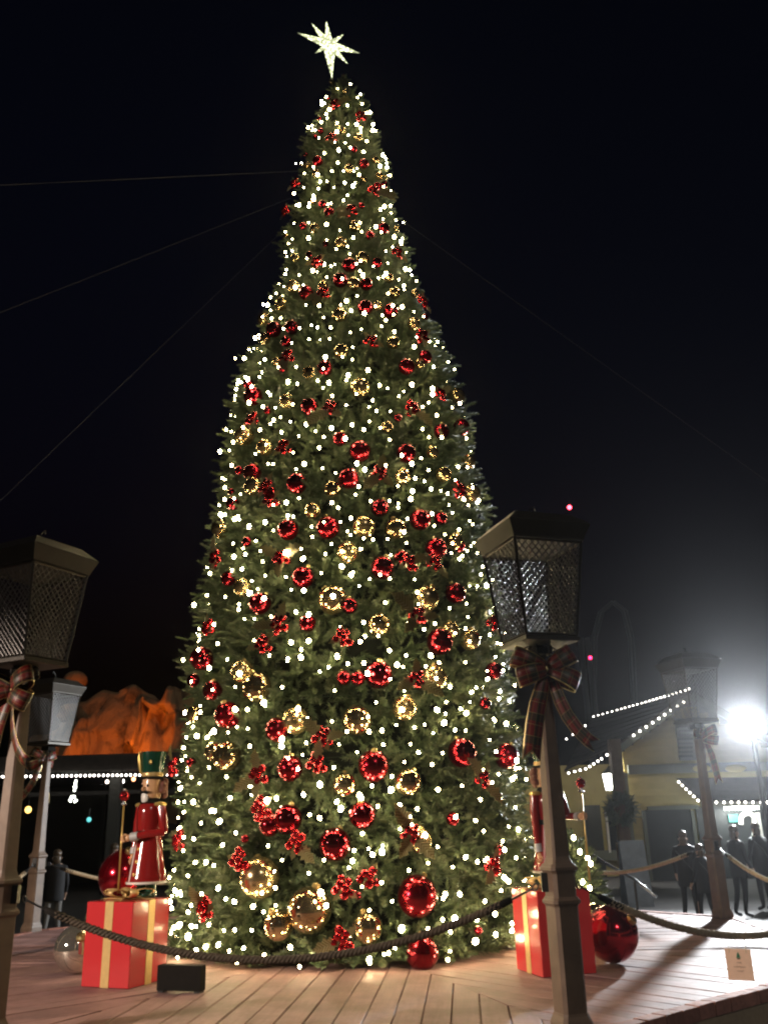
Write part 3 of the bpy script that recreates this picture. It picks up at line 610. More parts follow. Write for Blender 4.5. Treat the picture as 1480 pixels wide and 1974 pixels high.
for _k, th, z, rho, r, *_ in BALLS:
    c = np.array(on_tree(th, z, rho)) - np.array([TX, TY, 0]); o = np.array([math.sin(R_(th)), -math.cos(R_(th)), -.15]); o /= np.linalg.norm(o)
    tipv = P + D / np.linalg.norm(D, axis=1)[:, None] * .13 * S[:, None]
    for Q in (P, tipv):
        v = Q - c; ax = v @ o; lat = np.linalg.norm(v - ax[:, None] * o, axis=1)
        keep &= ~((ax > -.2 * r) & (ax < .6) & (lat < r * .92 + .012))
P, D, S = P[keep], D[keep], S[keep]
soup('crown', place_sprigs(P, D, S), M['needles'], tree)

# low evergreen mounds either side of the foot of the tree
def mound(c, r, h, n, label):
    P, D, S = [], [], []
    for k in range(n):
        a = rng.uniform(0, 6.28); e = math.asin(rng.uniform(0, 1)); d = np.array([math.cos(a) * math.cos(e), math.sin(a) * math.cos(e), math.sin(e)])
        q = d * np.array([r, r, h]) * rng.uniform(.82, 1.04); dd = d + rng.normal(0, .4, 3); P.append(q); D.append(dd); S.append(rng.uniform(.9, 1.2))
    P = np.array(P); P[:, 2] = np.maximum(P[:, 2], .05); D = np.array(D); D[P[:, 2] < .2, 2] = np.abs(D[P[:, 2] < .2, 2])
    t = thing('evergreen_bush', label, 'bush', c)
    soup('foliage', place_sprigs(P, D, np.array(S)), M['needles'], t)
    MB().ball((0, 0, 0), 1, 14, 10, r * .72, r * .72, h * .74).build('stem_mass', M['foliage_core'], t, True)
mr = at(1098, 1720, 11.2); mound((mr.x, 11.2, 0), .34, 1.0, 800, 'low evergreen bush with bulbs behind the right gift box')
ml = at(240, 1735, 10.3); mound((ml.x, 10.3, 0), .36, .50, 560, 'low evergreen bush behind the left gift box')

# ---------------------------------------------------------------- ornaments
ORD = ['first', 'second', 'third', 'fourth', 'fifth', 'sixth', 'seventh', 'eighth', 'ninth', 'tenth', 'eleventh', 'twelfth', 'thirteenth']
def place_words(b, o, n, what):
    if n == 1: return 'only %s %s' % (what, BANDS[b])
    if o == n - 1: return 'rightmost %s %s' % (what, BANDS[b])
    if o == 0: return 'leftmost %s %s' % (what, BANDS[b])
    return '%s %s from left, %s' % (ORD[o], what, BANDS[b])
ball_me = {}
for k, m in (('R', 'red_ball'), ('G', 'gold_ball'), ('S', 'red_satin'), ('W', 'pale_ball'), ('RS', 'red_velvet'), ('GS', 'gold_satin')):
    ball_me[k] = MB().ball((0, 0, 0), 1, 28, 18).mesh('bauble', M[m], True)
cap_me = autosmooth(MB().lathe([(.0, .9), (.20, .96), (.20, 1.10), (.17, 1.14), (.05, 1.16), (.05, 1.2), (0, 1.2)], 10).mesh('cap', M['cap']))
orn_pos = []
def bauble(kind, loc, r, label, group, tilt=None, name=None):
    o = ob(name or {'RS': 'red_bauble', 'GS': 'gold_bauble', 'R': 'red_bauble', 'S': 'red_bauble', 'G': 'gold_bauble', 'W': 'silver_bauble'}[kind], ball_me[kind], None, loc, rot=tilt or (random.uniform(-.5, .5), random.uniform(-.5, .5), random.uniform(0, 6)), scale=r, label=label, cat='bauble', group=group)
    ob('cap', cap_me, o); orn_pos.append((Vector(loc), r)); return o
for kind, th, z, rho, r, b_, o_, n_ in BALLS:
    sat = random.random() < .38                 # some are satin, the rest mirror bright
    bauble(kind + ('S' if sat else ''), on_tree(th, z, rho), r, ('satin ' if sat else 'shiny ') + place_words(b_, o_, n_, {'R': 'red', 'G': 'gold'}[kind] + ' bauble'), 'baubles hanging on the tree')
# gold holly leaf, unit length along +x, spiny outline, folded along the midrib
outl = [(0, .02), (.12, .13), (.22, .12), (.30, .27), (.42, .17), (.52, .30), (.63, .16), (.74, .22), (.84, .10), (1.0, 0)]
b = MB(); n = len(outl)
mid = [(x, 0, .10 * math.sin(x * 2.6)) for x, y in outl]
upv = [(x, y, .10 * math.sin(x * 2.6) + y * .30) for x, y in outl]; dnv = [(x, -y, .10 * math.sin(x * 2.6) + y * .30) for x, y in outl]
top = mid + upv + dnv
fs = [(i, i + 1, n + i + 1, n + i) for i in range(n - 1)] + [(i, 2 * n + i, 2 * n + i + 1, i + 1) for i in range(n - 1)]
nv = len(top); bot = [(x, y, z - .012) for x, y, z in top]
b.add(top + bot, fs + [tuple(k + nv for k in reversed(f)) for f in fs])
edge = list(range(n, 2 * n)); edge2 = list(range(2 * n, 3 * n))
b.add([], []); 
for E_ in (edge, edge2):
    for i in range(n - 1): b.f.append((E_[i], E_[i + 1], E_[i + 1] + nv, E_[i] + nv))
leaf_me = b.mesh('gold_leaf', M['gold_leaf'])
berry_me = MB().ball((0, 0, 0), 1, 12, 8).mesh('berry', M['berry'], True)
for row in DATA_P.split():
    f = row.split(','); th, z, rho = map(float, f[:3]); b_, o_, n_ = map(int, f[4:7]); a = R_(th)
    sz = .72 + .28 * (1 - z / 13)
    p = on_tree(th, z, rho - .01)
    t = thing('berry_pick', 'gold leaved ' + place_words(b_, o_, n_, 'berry pick'), 'berry pick', p, group='berry picks on the tree')
    o = Vector((math.sin(a), -math.cos(a), .08)).normalized(); tg = Vector((math.cos(a), math.sin(a), 0)); up = o.cross(tg) * -1
    if up.z < 0: up = -up
    lv = [tuple(map(float, q.split(':'))) for q in f[7:]]
    if len(lv) < 2: lv.append((lv[0][0] + random.uniform(100, 200), lv[0][1] * .8))
    for ang, ln in lv:
        q = R_(ang); d = (tg * math.cos(q) + up * math.sin(q)) * .93 + o * .30; d.normalize()
        nrm = (o - d * o.dot(d)).normalized(); y = nrm.cross(d)
        mtx = Matrix((d, y, nrm)).transposed().to_4x4()
        lo = ob('gold_leaf', leaf_me, t, o * .03 + d * .02); lo.rotation_euler = mtx.to_euler(); ln *= .8; lo.scale = (ln, ln * .9, ln)
    nbk = random.choice((6, 7, 8))
    for k in range(nbk):
        q = k * 2.4; rr = .018 + .034 * math.sqrt(k); br = .040 * sz * random.uniform(.85, 1.15)
        ob('berry', berry_me, t, (tg * math.cos(q) + up * math.sin(q)) * rr * .95 * sz + o * (.085 - .008 * k), scale=br)
    orn_pos.append((Vector(p), .07))

# string lights on the tree
def bulbs_on_tree():
    out = []
    zs = np.linspace(.08, 12.3, 500); wgt = trad(zs) * (1.0 + .45 * np.exp(-zs / 2.2)) + .05; cdf = np.cumsum(wgt); cdf /= cdf[-1]
    tries = 0
    while len(out) < 860 and tries < 60000:
        tries += 1
        z = float(np.interp(rng.uniform(), cdf, zs)); th = rng.uniform(-110, 110)
        if rng.uniform() > max(.06, max(0, math.cos(R_(th))) ** 1.1): continue
        r = float(trad(z)); p = on_tree(th, z, r + rng.uniform(-.17, .08 - .18 * (abs(th) > 58)) * min(1, r))
        md = .12 if rng.uniform() < .6 else .2
        if any((p - q).length_squared < md * md for q in out): continue
        if any((p - c).length < rr + .035 for c, rr in orn_pos): continue
        out.append(p)
    return out
BP = bulbs_on_tree()
def to_px(p):
    y, z = p.y, p.z - EYE; zc = y * CP + z * SP; return zc
sl_t = thing('string_lights', 'warm white string lights wound all over the Christmas tree', 'string lights', (TX, TY, 0))
bulb_me = MB().ball((0, 0, 0), .021, 8, 6, 1, 1, 1.3).mesh('bulb', M['bulb'], True)
near = sorted(BP, key=lambda p: to_px(p) + (50 if p.y > TY else 0))
for p in near[:300]:
    ob('bulb', bulb_me, sl_t, p - Vector((TX, TY, 0)), rot=(random.uniform(-.8, .8), random.uniform(-.8, .8), 0), scale=random.choice((.35, .4, .45, .52, .66, .9)) * (1 + .4 * math.exp(-p.z / 2)))
b = MB()
for p in near[300:]: b.ball(p - Vector((TX, TY, 0)), .022 * random.choice((.35, .4, .45, .52, .66, .9)), 6, 4, 1, 1, 1.3)
b.build('bulb_rest', M['bulb'], sl_t, True, kind='stuff')
b = MB(); ws = []
for k in range(900):
    z = .1 + 12.2 * k / 900; th = k * 8.0; ws.append(on_tree(th, z, float(trad(z)) - .16) - Vector((TX, TY, 0)))
b.tube(ws, .003, 3, False); b.build('wire', M['wire'], sl_t)
# a few bulbs on the right bush
bs = thing('string_lights', 'few warm bulbs on the low bush behind the right gift', 'string lights', (mr.x, 11.2, 0))
for u, v in ((1132, 1654), (1117, 1642), (1138, 1665), (1122, 1700), (1136, 1712), (1105, 1615)):
    q = at(u, v, 10.8) - Vector((mr.x, 11.2, 0)); ob('bulb', bulb_me, bs, q)
wp = [at(u, v, 10.83) - Vector((mr.x, 11.2, 0)) for u, v in ((1105, 1615), (1117, 1642), (1132, 1654), (1138, 1665), (1122, 1700), (1136, 1712))]
MB().tube(wp, .005, 4).build('wire', M['wire'], bs)

# star
def star_mat():
    m = bpy.data.materials.new('star_light'); m.use_nodes = True; n = m.node_tree.nodes; l = m.node_tree.links; bs_ = n['Principled BSDF']
    bs_.inputs['Base Color'].default_value = (.5, .5, .4, 1)
    tc = n.new('ShaderNodeTexCoord'); vo = n.new('ShaderNodeTexVoronoi'); vo.inputs['Scale'].default_value = 26
    l.new(tc.outputs['Object'], vo.inputs['Vector'])
    mr_ = n.new('ShaderNodeMapRange'); mr_.inputs[1].default_value = .0; mr_.inputs[2].default_value = .55; mr_.inputs[3].default_value = 6.5; mr_.inputs[4].default_value = .5
    l.new(vo.outputs[0], mr_.inputs[0]); l.new(mr_.outputs[0], bs_.inputs['Emission Strength'])
    bs_.inputs['Emission Color'].default_value = (.93, 1.0, .58, 1); return m
M['star'] = star_mat()
sc0 = at(634, 86, TY)
star = thing('tree_topper_star', 'glowing pale yellow eight pointed star on top of the tree', 'star', sc0)
for u, v, hw in ((573, 63, .075), (601, 45, .06), (629, 40, .06), (663, 66, .055), (694, 103, .08), (670, 123, .065), (640, 151, .085), (607, 103, .055)):
    q = at(u, v, TY - .02) - sc0; d = q.normalized(); y = Vector((0, 1, 0)); s = d.cross(y).normalized()
    base = [d * .02 + s * hw, d * .02 + y * hw * .8, d * .02 - s * hw, d * .02 - y * hw * .8]
    midp = [d * q.length * .3 + x * 1.0 - d * .02 for x in (s * hw * .95, y * hw * .7, -s * hw * .95, -y * hw * .7)]
    vs = base + midp + [q]
    MB().add(vs, [(0, 1, 5, 4), (1, 2, 6, 5), (2, 3, 7, 6), (3, 0, 4, 7), (4, 5, 8), (5, 6, 8), (6, 7, 8), (7, 4, 8), (3, 2, 1, 0)]).build('star_point', M['star'], star)
tipz = at(640, 151, TY - .02) - sc0
MB().tube([tipz + Vector((0, .02, .1)), tipz + Vector((0, .02, -.75))], .018, 6).build('mounting_rod', M['iron'], star)

# guy wires
def guy(p0, u, v, Y, label):
    a = Vector(p0); c = at(u, v, Y); d = c - a; k = (GZ - a.z) / d.z
    if k < 0 or k > 6: k = 4
    MB().tube([a, a + d * k], .0016, 4, False).build('guy_wire', M['sky_wire'], None, label=label, cat='wire', group='guy wires holding the tree')
guy(at(575, 330, 11.0), 0, 357, 6.4, 'topmost guy wire running left from the tree')
guy(at(560, 382, 11.0), 0, 603, 8.2, 'middle guy wire sloping down left from the tree')
guy(at(548, 442, 11.2), 200, 775, 11.0, 'lowest faint guy wire sloping steeply down left')
guy(at(775, 425, 11.2), 1250, 765, 11.0, 'faint guy wire sloping down right from the tree')

# ---------------------------------------------------------------- gift boxes
def gift(c, rz, s, h, label):
    t = thing('gift_box', label, 'gift box', (c[0], c[1], 0), rz, group='wrapped gift boxes by the tree')
    e = .006
    me = MB().sq([(.002, s / 2 - e), (.008, s / 2), (h - e, s / 2), (h, s / 2 - e)], .006).mesh('box', M['gift']); ob('box', autosmooth(me), t)
    for q in range(4):
        a = q * math.pi / 2
        b = MB(); b.box((0, -s / 2 - .002, h / 2 + .001), (.088, .004, h - .004)); o = b.build('ribbon_band', M['gold_ribbon'], t, rz=a)
    MB().box((0, 0, h + .003), (.088, s + .006, .004)).build('ribbon_top', M['gold_ribbon'], t)
    MB().box((0, 0, h + .008), (s + .006, .088, .004)).build('ribbon_top', M['gold_ribbon'], t)
    for k in range(6):
        a = k * math.pi / 3 + .35; d = Vector((math.cos(a), math.sin(a), 0)); pts = []
        for i in range(11):
            f = i / 10; q = 2 * math.pi * f; r = .235 * (1 - math.cos(q)) / 2; pts.append(d * r + Vector((0, 0, h + .02 + .05 * max(0, math.sin(q / 2)) + .03 * math.sin(q))))
        ribbon(pts, (-d.y, d.x, 0), .075, 'bow_loop', t, M['gold_ribbon'], .004)
    return t
GH = .69
gl = Vector((-2.43, 8.88)); gift((-2.44, 8.86), math.atan2(8.51 - 8.72, -2.29 + 2.77), .52, GH, 'red gift box with gold ribbon left of the tree')
gift((1.42, 8.84), math.atan2(8.65 - 8.49, 1.74 - 1.24), .52, GH, 'red gift box with gold ribbon behind the right foreground post')

# ---------------------------------------------------------------- nutcrackers
def nutcracker(loc, rz, label, bent, H=1.30):
    t = thing('nutcracker', label, 'nutcracker', loc, rz, group='nutcracker figures on the gift boxes')
    k = H / 1.30
    def S(m): 
        me = m.mesh('x', None); return me
    def part(nm, mb, m, par=t, sm=True, loc=None):
        o = mb.build(nm, M[m], par); 
        if sm: autosmooth(o.data, 40)
        if loc: o.location = loc
        return o
    for s in (-1, 1):
        part('boot', MB().lathe([(.052, 0), (.056, .02), (.05, .06), (.05, .14), (.054, .15)], 14, (s * .06, 0, 0)).ball((s * .06, -.045, .028), .05, 12, 8, .95, 1.25, .62), 'coat_green')
    part('coat_skirt', MB().lathe([(.182, .12), (.186, .13), (.174, .18), (.133, .40), (.112, .54)], 28), 'coat_red')
    part('belt', MB().lathe([(.117, .535), (.122, .54), (.122, .575), (.117, .58)], 28), 'black')
    part('torso', MB().lathe([(.114, .578), (.118, .62), (.125, .74), (.12, .80), (.09, .835), (.05, .85)], 28), 'coat_red')
    part('coat_trim', MB().tube([(-.035, -.178, .14), (-.035, -.168, .2), (-.035, -.13, .40), (-.035, -.11, .53)], .008, 5), 'white_paint', sm=False)
    part('hem', MB().lathe([(.187, .118), (.189, .122), (.1885, .136), (.186, .138)], 28), 'white_paint')
    for z, y in ((.20, -.172), (.31, -.152), (.42, -.132)):
        part('button', MB().ball((.01, y, z), .017, 10, 6, 1, .5, 1), 'gold_paint')
    part('collar', MB().lathe([(.10, .815), (.105, .83), (.075, .87), (.06, .875)], 20), 'black')
    hd_ = part('head', MB().lathe([(.055, .86), (.085, .875), (.094, .91), (.094, 1.0), (.088, 1.05), (.08, 1.055)], 24), 'skin_wood')
    part('beard', MB().ball((0, -.085, .875), .05, 10, 8, .9, .5, 1.1), 'white_paint', hd_)
    part('moustache', MB().ball((-.03, -.098, .925), .03, 8, 6, 1.2, .4, .5).ball((.03, -.098, .925), .03, 8, 6, 1.2, .4, .5), 'black', hd_)
    part('nose', MB().ball((0, -.105, .957), .018, 8, 6, .9, 1.2, 1.1), 'skin_wood', hd_)
    for s in (-1, 1):
        part('eye', MB().ball((s * .035, -.09, .985), .012, 8, 6, 1, .5, 1.2), 'black', hd_)
        hr = MB()
        for j in range(9):
            q = random.uniform(-.6, 1.9); hr.ball((s * .088 * math.cos(q * .5) + s * .018, .03 + .05 * math.sin(q) , .90 + .015 * j), .036, 8, 6)
        part('hair', hr, 'hair_red', hd_)
        part('epaulette', MB().lathe([(.055, 0), (.062, .008), (.05, .028), (.02, .036)], 14, (s * .125, 0, .80)), 'gold_paint')
    ht_ = part('hat', MB().lathe([(.095, 1.10), (.097, 1.105), (.118, 1.295), (.118, 1.30), (.10, 1.30)], 28), 'coat_green')
    part('hat_brim', MB().lathe([(.10, 1.045), (.112, 1.05), (.112, 1.062), (.098, 1.07)], 24), 'black', ht_)
    part('hat_band', MB().lathe([(.0985, 1.068), (.1, 1.072), (.102, 1.10), (.1, 1.104)], 24), 'gold_ribbon', ht_)
    part('plume', MB().tube([(-.075, -.075, 1.09), (-.085, -.082, 1.16), (-.095, -.09, 1.24), (-.10, -.092, 1.30)], [.012, .02, .02, .008], 8), 'gold_paint', ht_)
    part('hat_badge', MB().ball((.06, -.095, 1.20), .022, 10, 6, 1, .4, 1), 'gold_paint', ht_)
    def hand(c, d, side):
        """mitten-less carved hand: palm, four fingers and a thumb curled round the rod"""
        hb = MB(); c = Vector(c); d = Vector(d).normalized(); u = Vector((0, 0, 1)); sd = d.cross(u)
        sd = sd.normalized() if sd.length > .1 else Vector((1, 0, 0)); u = sd.cross(d)
        hb.ball(c, .03, 10, 8, 1, 1, 1.1)
        for f in range(4):
            o = u * (.024 - .016 * f); L = (.030, .036, .034, .026)[f]
            hb.tube([c + o + d * .012, c + o + d * (.02 + L) - sd * .006 * side, c + o + d * (.022 + L) + sd * .018 * side, c + o + d * (L) + sd * .03 * side], [.0095, .009, .0085, .007], 6)
        hb.tube([c + u * .012, c + u * .03 + d * .014 + sd * .016 * side, c + u * .036 + d * .034 + sd * .014 * side], [.011, .010, .008], 6)
        part('hand', hb, 'skin_wood')
    if bent:
        part('upper_arm', MB().tube([(.135, 0, .80), (.16, .0, .72), (.205, -.01, .57), (.21, -.012, .555)], [.042, .045, .038, .03], 12), 'coat_red')
        part('forearm', MB().tube([(.212, -.014, .565), (.10, -.12, .55), (.02, -.168, .535)], [.037, .034, .031], 12), 'coat_red')
        part('cuff', MB().tube([(.03, -.163, .536), (-.035, -.185, .525)], [.037, .042], 12), 'grey_cuff')
        hand((-.065, -.20, .52), (-.7, -.55, -.1), -1)
        part('upper_arm', MB().tube([(-.135, 0, .80), (-.155, .0, .66), (-.16, -.01, .50), (-.155, -.03, .42)], [.042, .043, .036, .032], 12), 'coat_red')
        part('cuff', MB().tube([(-.156, -.026, .43), (-.153, -.035, .375)], [.036, .041], 12), 'grey_cuff')
        hand((-.151, -.04, .345), (.05, -.1, -1), 1)
        rod = (-.106, -.238)
    else:
        part('upper_arm', MB().tube([(-.135, 0, .80), (-.15, .0, .66), (-.15, -.01, .48), (-.148, -.02, .36)], [.042, .043, .036, .033], 12), 'coat_red')
        part('cuff', MB().tube([(-.148, -.018, .37), (-.146, -.028, .30)], [.035, .043], 12), 'grey_cuff')
        hand((-.144, -.03, .265), (.05, -.1, -1), 1)
        part('upper_arm', MB().tube([(.135, 0, .80), (.165, .0, .72), (.20, -.01, .60)], [.042, .045, .036], 12), 'coat_red')
        part('forearm', MB().tube([(.20, -.01, .605), (.21, -.09, .60), (.215, -.14, .60)], [.036, .034, .031], 12), 'coat_red')
        part('cuff', MB().tube([(.215, -.135, .60), (.22, -.185, .60)], [.036, .041], 12), 'grey_cuff')
        hand((.222, -.205, .60), (.1, -.9, 0), -1)
        rod = (.226, -.245)
    t.scale = (k, k, k)
    return t, rod
def scepter(nc, rod, rz, label, z0, z1):
    base = nc.matrix_basis @ Vector((rod[0], rod[1], 0)); t = thing('scepter', label, 'scepter', (base.x, base.y, z0), 0, group='scepters held by the nutcrackers')
    h = z1 - z0
    MB().tube([(0, 0, 0), (0, 0, h - .12)], .0085, 8).build('rod', M['gold_paint'], t, True)
    autosmooth(MB().lathe([(.012, h - .15), (.03, h - .14), (.026, h - .125), (.012, h - .12), (.012, h - .105)], 12).build('ferrule', M['steel'], t).data)
    MB().ball((0, 0, h - .065), .046, 14, 10, 1, 1, 1.05).build('jewel', M['berry'], t, True)
    MB().lathe([(.014, h - .02), (.018, h - .012), (.008, h)], 10).build('tip', M['steel'], t, True)
bpy.context.view_layer.update()
n1, rd = nutcracker((-2.30, 8.90, GH + .012), R_(-32), 'nutcracker in red coat and green hat on the left gift box', True)
n2, rd2 = nutcracker((1.47, 8.86, GH + .012), R_(22), 'nutcracker hidden behind the right foreground lamp post', False)
bpy.context.view_layer.update()
scepter(n1, rd, 0, 'gold scepter with red jewel held by the left nutcracker', GH + .06, 1.66)
scepter(n2, rd2, 0, 'gold scepter with red jewel right of the foreground post', GH + .06, 1.66)

# ---------------------------------------------------------------- loose big baubles, black box, paper sign
bauble('S', (2.02, 9.18, .255), .25, 'big glossy red ball on the deck beside the right gift box', 'big balls lying on the deck', (.6, .9, 0), 'red_ball')
q = at(1150, 1800, 9.75); bauble('G', (q.x, 9.75, .24), .235, 'big gold ball half hidden behind the big red ball', 'big balls lying on the deck', (.2, -.5, 0), 'gold_ball')
q = at(150, 1832, 9.45); bauble('W', (q.x, 9.45, .225), .22, 'big silvery ball on the deck behind the left gift box', 'big balls lying on the deck', (.9, .6, 0), 'silver_ball')
q = at(240, 1688, 10.25); bauble('S', (q.x, 10.25, q.z), .27, 'big red ball resting on the bush behind the left nutcracker', 'big balls lying on the deck', (.4, .3, 0), 'red_ball')
c0 = (Vector((-2.02, 8.38, 0)) + Vector((-1.60, 8.25, 0))) / 2
t = thing('equipment_box', 'black equipment box on the deck right of the left gift', 'box', c0, math.atan2(-.13, .42))
MB().sq([(.015, .20), (.022, .205), (.2, .205), (.208, .20)], .006).build('housing', M['black'], t).scale = (1.0, .22, 1)
for s in (-1, 1): MB().box((s * .17, 0, .0085), (.05, .08, .015)).build('foot', M['iron'], t)
MB().box((0, .05, .10), (.30, .01, .14)).build('rear_panel', M['iron'], t)

def paper_sign(c, rz, label, w=.185, h=.215):
    t = thing('hanging_sign', label, 'sign', c, rz, group='paper signs hung on the ropes')
    me = MB().box((0, 0, -h / 2), (w, .006, h)).mesh('card', M['card']); ob('card', me, t)
    for s in (-1, 1):
        MB().tube([(s * w * .32, -.004, -.03), (s * w * .33, 0, .03), (s * w * .34, .012, .115)], .0022, 4).build('cord', M['rope'], t)
    yf = -.0045
    MB().prism([(-.016, -.062), (.016, -.062), (0, -.03)], yf, yf + .001).prism([(-.012, -.047), (.012, -.047), (0, -.022)], yf - .0012, yf - .0002).build('tree_emblem', M['ink_green'], t)
    MB().box((.0, yf, -.068), (.024, .001, .009)).build('pot_emblem', M['ink_brown'], t)
    for z, L in ((-.095, .03), (-.124, .085), (-.152, .045)):
        b = MB(); N = int(L / .006); b.tube([(-L / 2 + L * i / N, yf, z + .0045 * math.sin(i * 2.1) + .003 * math.sin(i * 3.7)) for i in range(N + 1)], .0013, 4)
        b.build('script_line', M['ink_brown'], t)
    return t
M['card'] = mat('card', (.85, .60, .44), .6, var=.08, scale=14)
M['ink_green'] = mat('ink_green', (.03, .18, .09), .7)
M['ink_brown'] = mat('ink_brown', (.20, .10, .06), .7)
A = post_at('NR'); C = post_at('R')
f = min((abs((740 + FPX * A.lerp(C, k / 100).x / (A.lerp(C, k / 100).y * CP - .3)) - 1396), k / 100) for k in range(100))[1]; q = A.lerp(C, f); paper_sign((q.x, q.y, .875 - .48 * 4 * f * (1 - f) - .085), -.45, 'small cream paper sign hanging from the right hand rope')
A = octo(POSTS['FR'], PR - .10); C = octo(POSTS['BR'], PR - .10)
f = .70; q = A.lerp(C, f); paper_sign((q.x, q.y, .875 - .37 * 4 * f * (1 - f) - .115), math.atan2((C - A).y, (C - A).x) , 'back of a brown sign hanging from the rope behind the tree', .24, .2)

# ---------------------------------------------------------------- floodlights
def floodlight(c, aim, label, power, color, spot, lens, blend=.5, est=180, added_barn=None, soft=.16):
    c = Vector(c); t = thing('floodlight', label, 'floodlight', (c.x, c.y, GZ), group='floodlights aimed at the tree')
    d = (Vector(aim) - c).normalized(); qd = d.to_track_quat('-Z', 'Y'); rel = Vector((0, 0, c.z - GZ))
    bk = rel - d * .3
    MB().tube([(bk.x, bk.y, 0), (bk.x, bk.y, rel.z - .1)], [.07, .05], 10).build('pole', M['iron'], t, True)
    MB().lathe([(.22, 0), (.22, .03), (.09, .05)], 14, (bk.x, bk.y, 0)).build('foot_plate', M['iron'], t)
    o = autosmooth(MB().lathe([(lens * .5, .34), (lens * .75, .26), (lens * 1.05, .03), (lens * 1.08, -.03), (lens * 1.0, -.03), (lens * .98, .02)], 28).mesh('housing', M['iron'])); o = ob('housing', o, t, rel); o.rotation_euler = qd.to_euler()
    o = MB().lathe([(lens * .97, -.012), (lens * .6, -.03), (.01, -.038)], 28).build('lens', mat('lens_glow_' + str(int(power)), (.9, .9, .9), .2, emit=color, estr=est), t, True, loc=rel); o.rotation_euler = qd.to_euler()
    MB().tube([rel - d * .3 - Vector((0, 0, .1)), rel - d * .12 - Vector((0, 0, lens * 1.15)), rel - Vector((0, 0, lens * 1.12))], .02, 6).build('yoke', M['iron'], t)
    if added_barn:                                   # unseen flap added to cut the beam off the lantern heads
        hd = Vector((d.x, d.y, 0)).normalized(); sd = Vector((-hd.y, hd.x, 0)); p0_ = rel + hd * .62 - Vector((0, 0, .62 * math.tan(R_(added_barn)))); vs = []
        for q_ in (p0_ - sd * .8, p0_ + sd * .8, rel + hd * .12 + sd * .4 + Vector((0, 0, .34)), rel + hd * .12 - sd * .4 + Vector((0, 0, .34))): vs += [q_, q_ + hd * .012]
        MB().add(vs, [(0, 2, 4, 6), (7, 5, 3, 1), (0, 1, 3, 2), (2, 3, 5, 4), (4, 5, 7, 6), (6, 7, 1, 0)]).build('added_barn_door', M['iron'], t)
    l = lamp('flood_lamp', 'SPOT', c + d * .10, power, color, None, soft, aim, spot, blend)
    l.parent = t; l.matrix_parent_inverse = Matrix.Translation(t.location).inverted()
    return t
fl = at(1440, 1397, 19.5)
FLOOD_R = floodlight(fl, (.6, 9.5, .8), 'glaring white floodlight at the right edge beside the yellow house', 7500, (.93, .97, 1.0), 104, .27, .6, 700)
FLOOD_F = floodlight((-9.5, 2.5, 3.6), (-.5, 9.3, .2), 'floodlight out of view at the left of the deck', 4000, (1.0, .80, .66), 66, .2, .3, 40, 10.5, .045)

# ---------------------------------------------------------------- bulb strings for eaves
wb_me = MB().ball((0, 0, 0), .030, 8, 6).mesh('bulb', M['white_bulb'], True)
sock_me = MB().lathe([(.018, 0), (.018, .03)], 6).mesh('socket', M['black'])
def eave_string(pts, n, label, size=1.0, group='bulb strings along the eaves'):
    """n bulbs evenly spread along a polyline of world points"""
    pts = [Vector(p) for p in pts]; t = thing('string_lights', label, 'string lights', pts[0], group=group)
    seg = [(pts[i + 1] - pts[i]).length for i in range(len(pts) - 1)]; tot = sum(seg)
    for k in range(n):
        d = tot * (k + .5) / n + random.uniform(-.06, .06) * tot / n; i = 0
        while i < len(seg) - 1 and d > seg[i]: d -= seg[i]; i += 1
        p = pts[i].lerp(pts[i + 1], min(1, d / seg[i])) - pts[0]
        ob('bulb', wb_me, t, p + Vector((0, 0, -.05)), scale=size)
    MB().tube([p - pts[0] for p in pts], .012, 4).build('wire', M['black'], t)
    return t

# ---------------------------------------------------------------- yellow house, right
M['siding'] = mat('siding', (.46, .38, .14), .7, var=.1, scale=3, rand=.08)
M['trim'] = mat('trim', (.13, .14, .11), .6, var=.1)
M['shingle'] = mat('shingle', (.05, .042, .036), .85, var=.3, scale=6, rand=.3, bump=.3)
M['house_wood'] = mat('house_wood', (.17, .11, .07), .6, var=.2, scale=6)
M['dark_door'] = mat('dark_door', (.03, .035, .036), .5, var=.1)
M['window_glass'] = mat('window_glass', (.02, .025, .03), .08)
HY = 26.0
def hp(u, v, Y=HY): return at(u, v, Y)
house = thing('yellow_house', 'yellow clapboard gabled house with bulb-lit eaves at far right', 'house', (hp(1325, 1700).x, HY, GZ))
HO = Vector((hp(1325, 1700).x, HY, GZ))
apex = hp(1325, 1340); eL = hp(1190, 1440); eR = Vector((2 * apex.x - eL.x + .9, HY, eL.z - .55))
wl = hp(1208, 1500).x; wr = 14.5
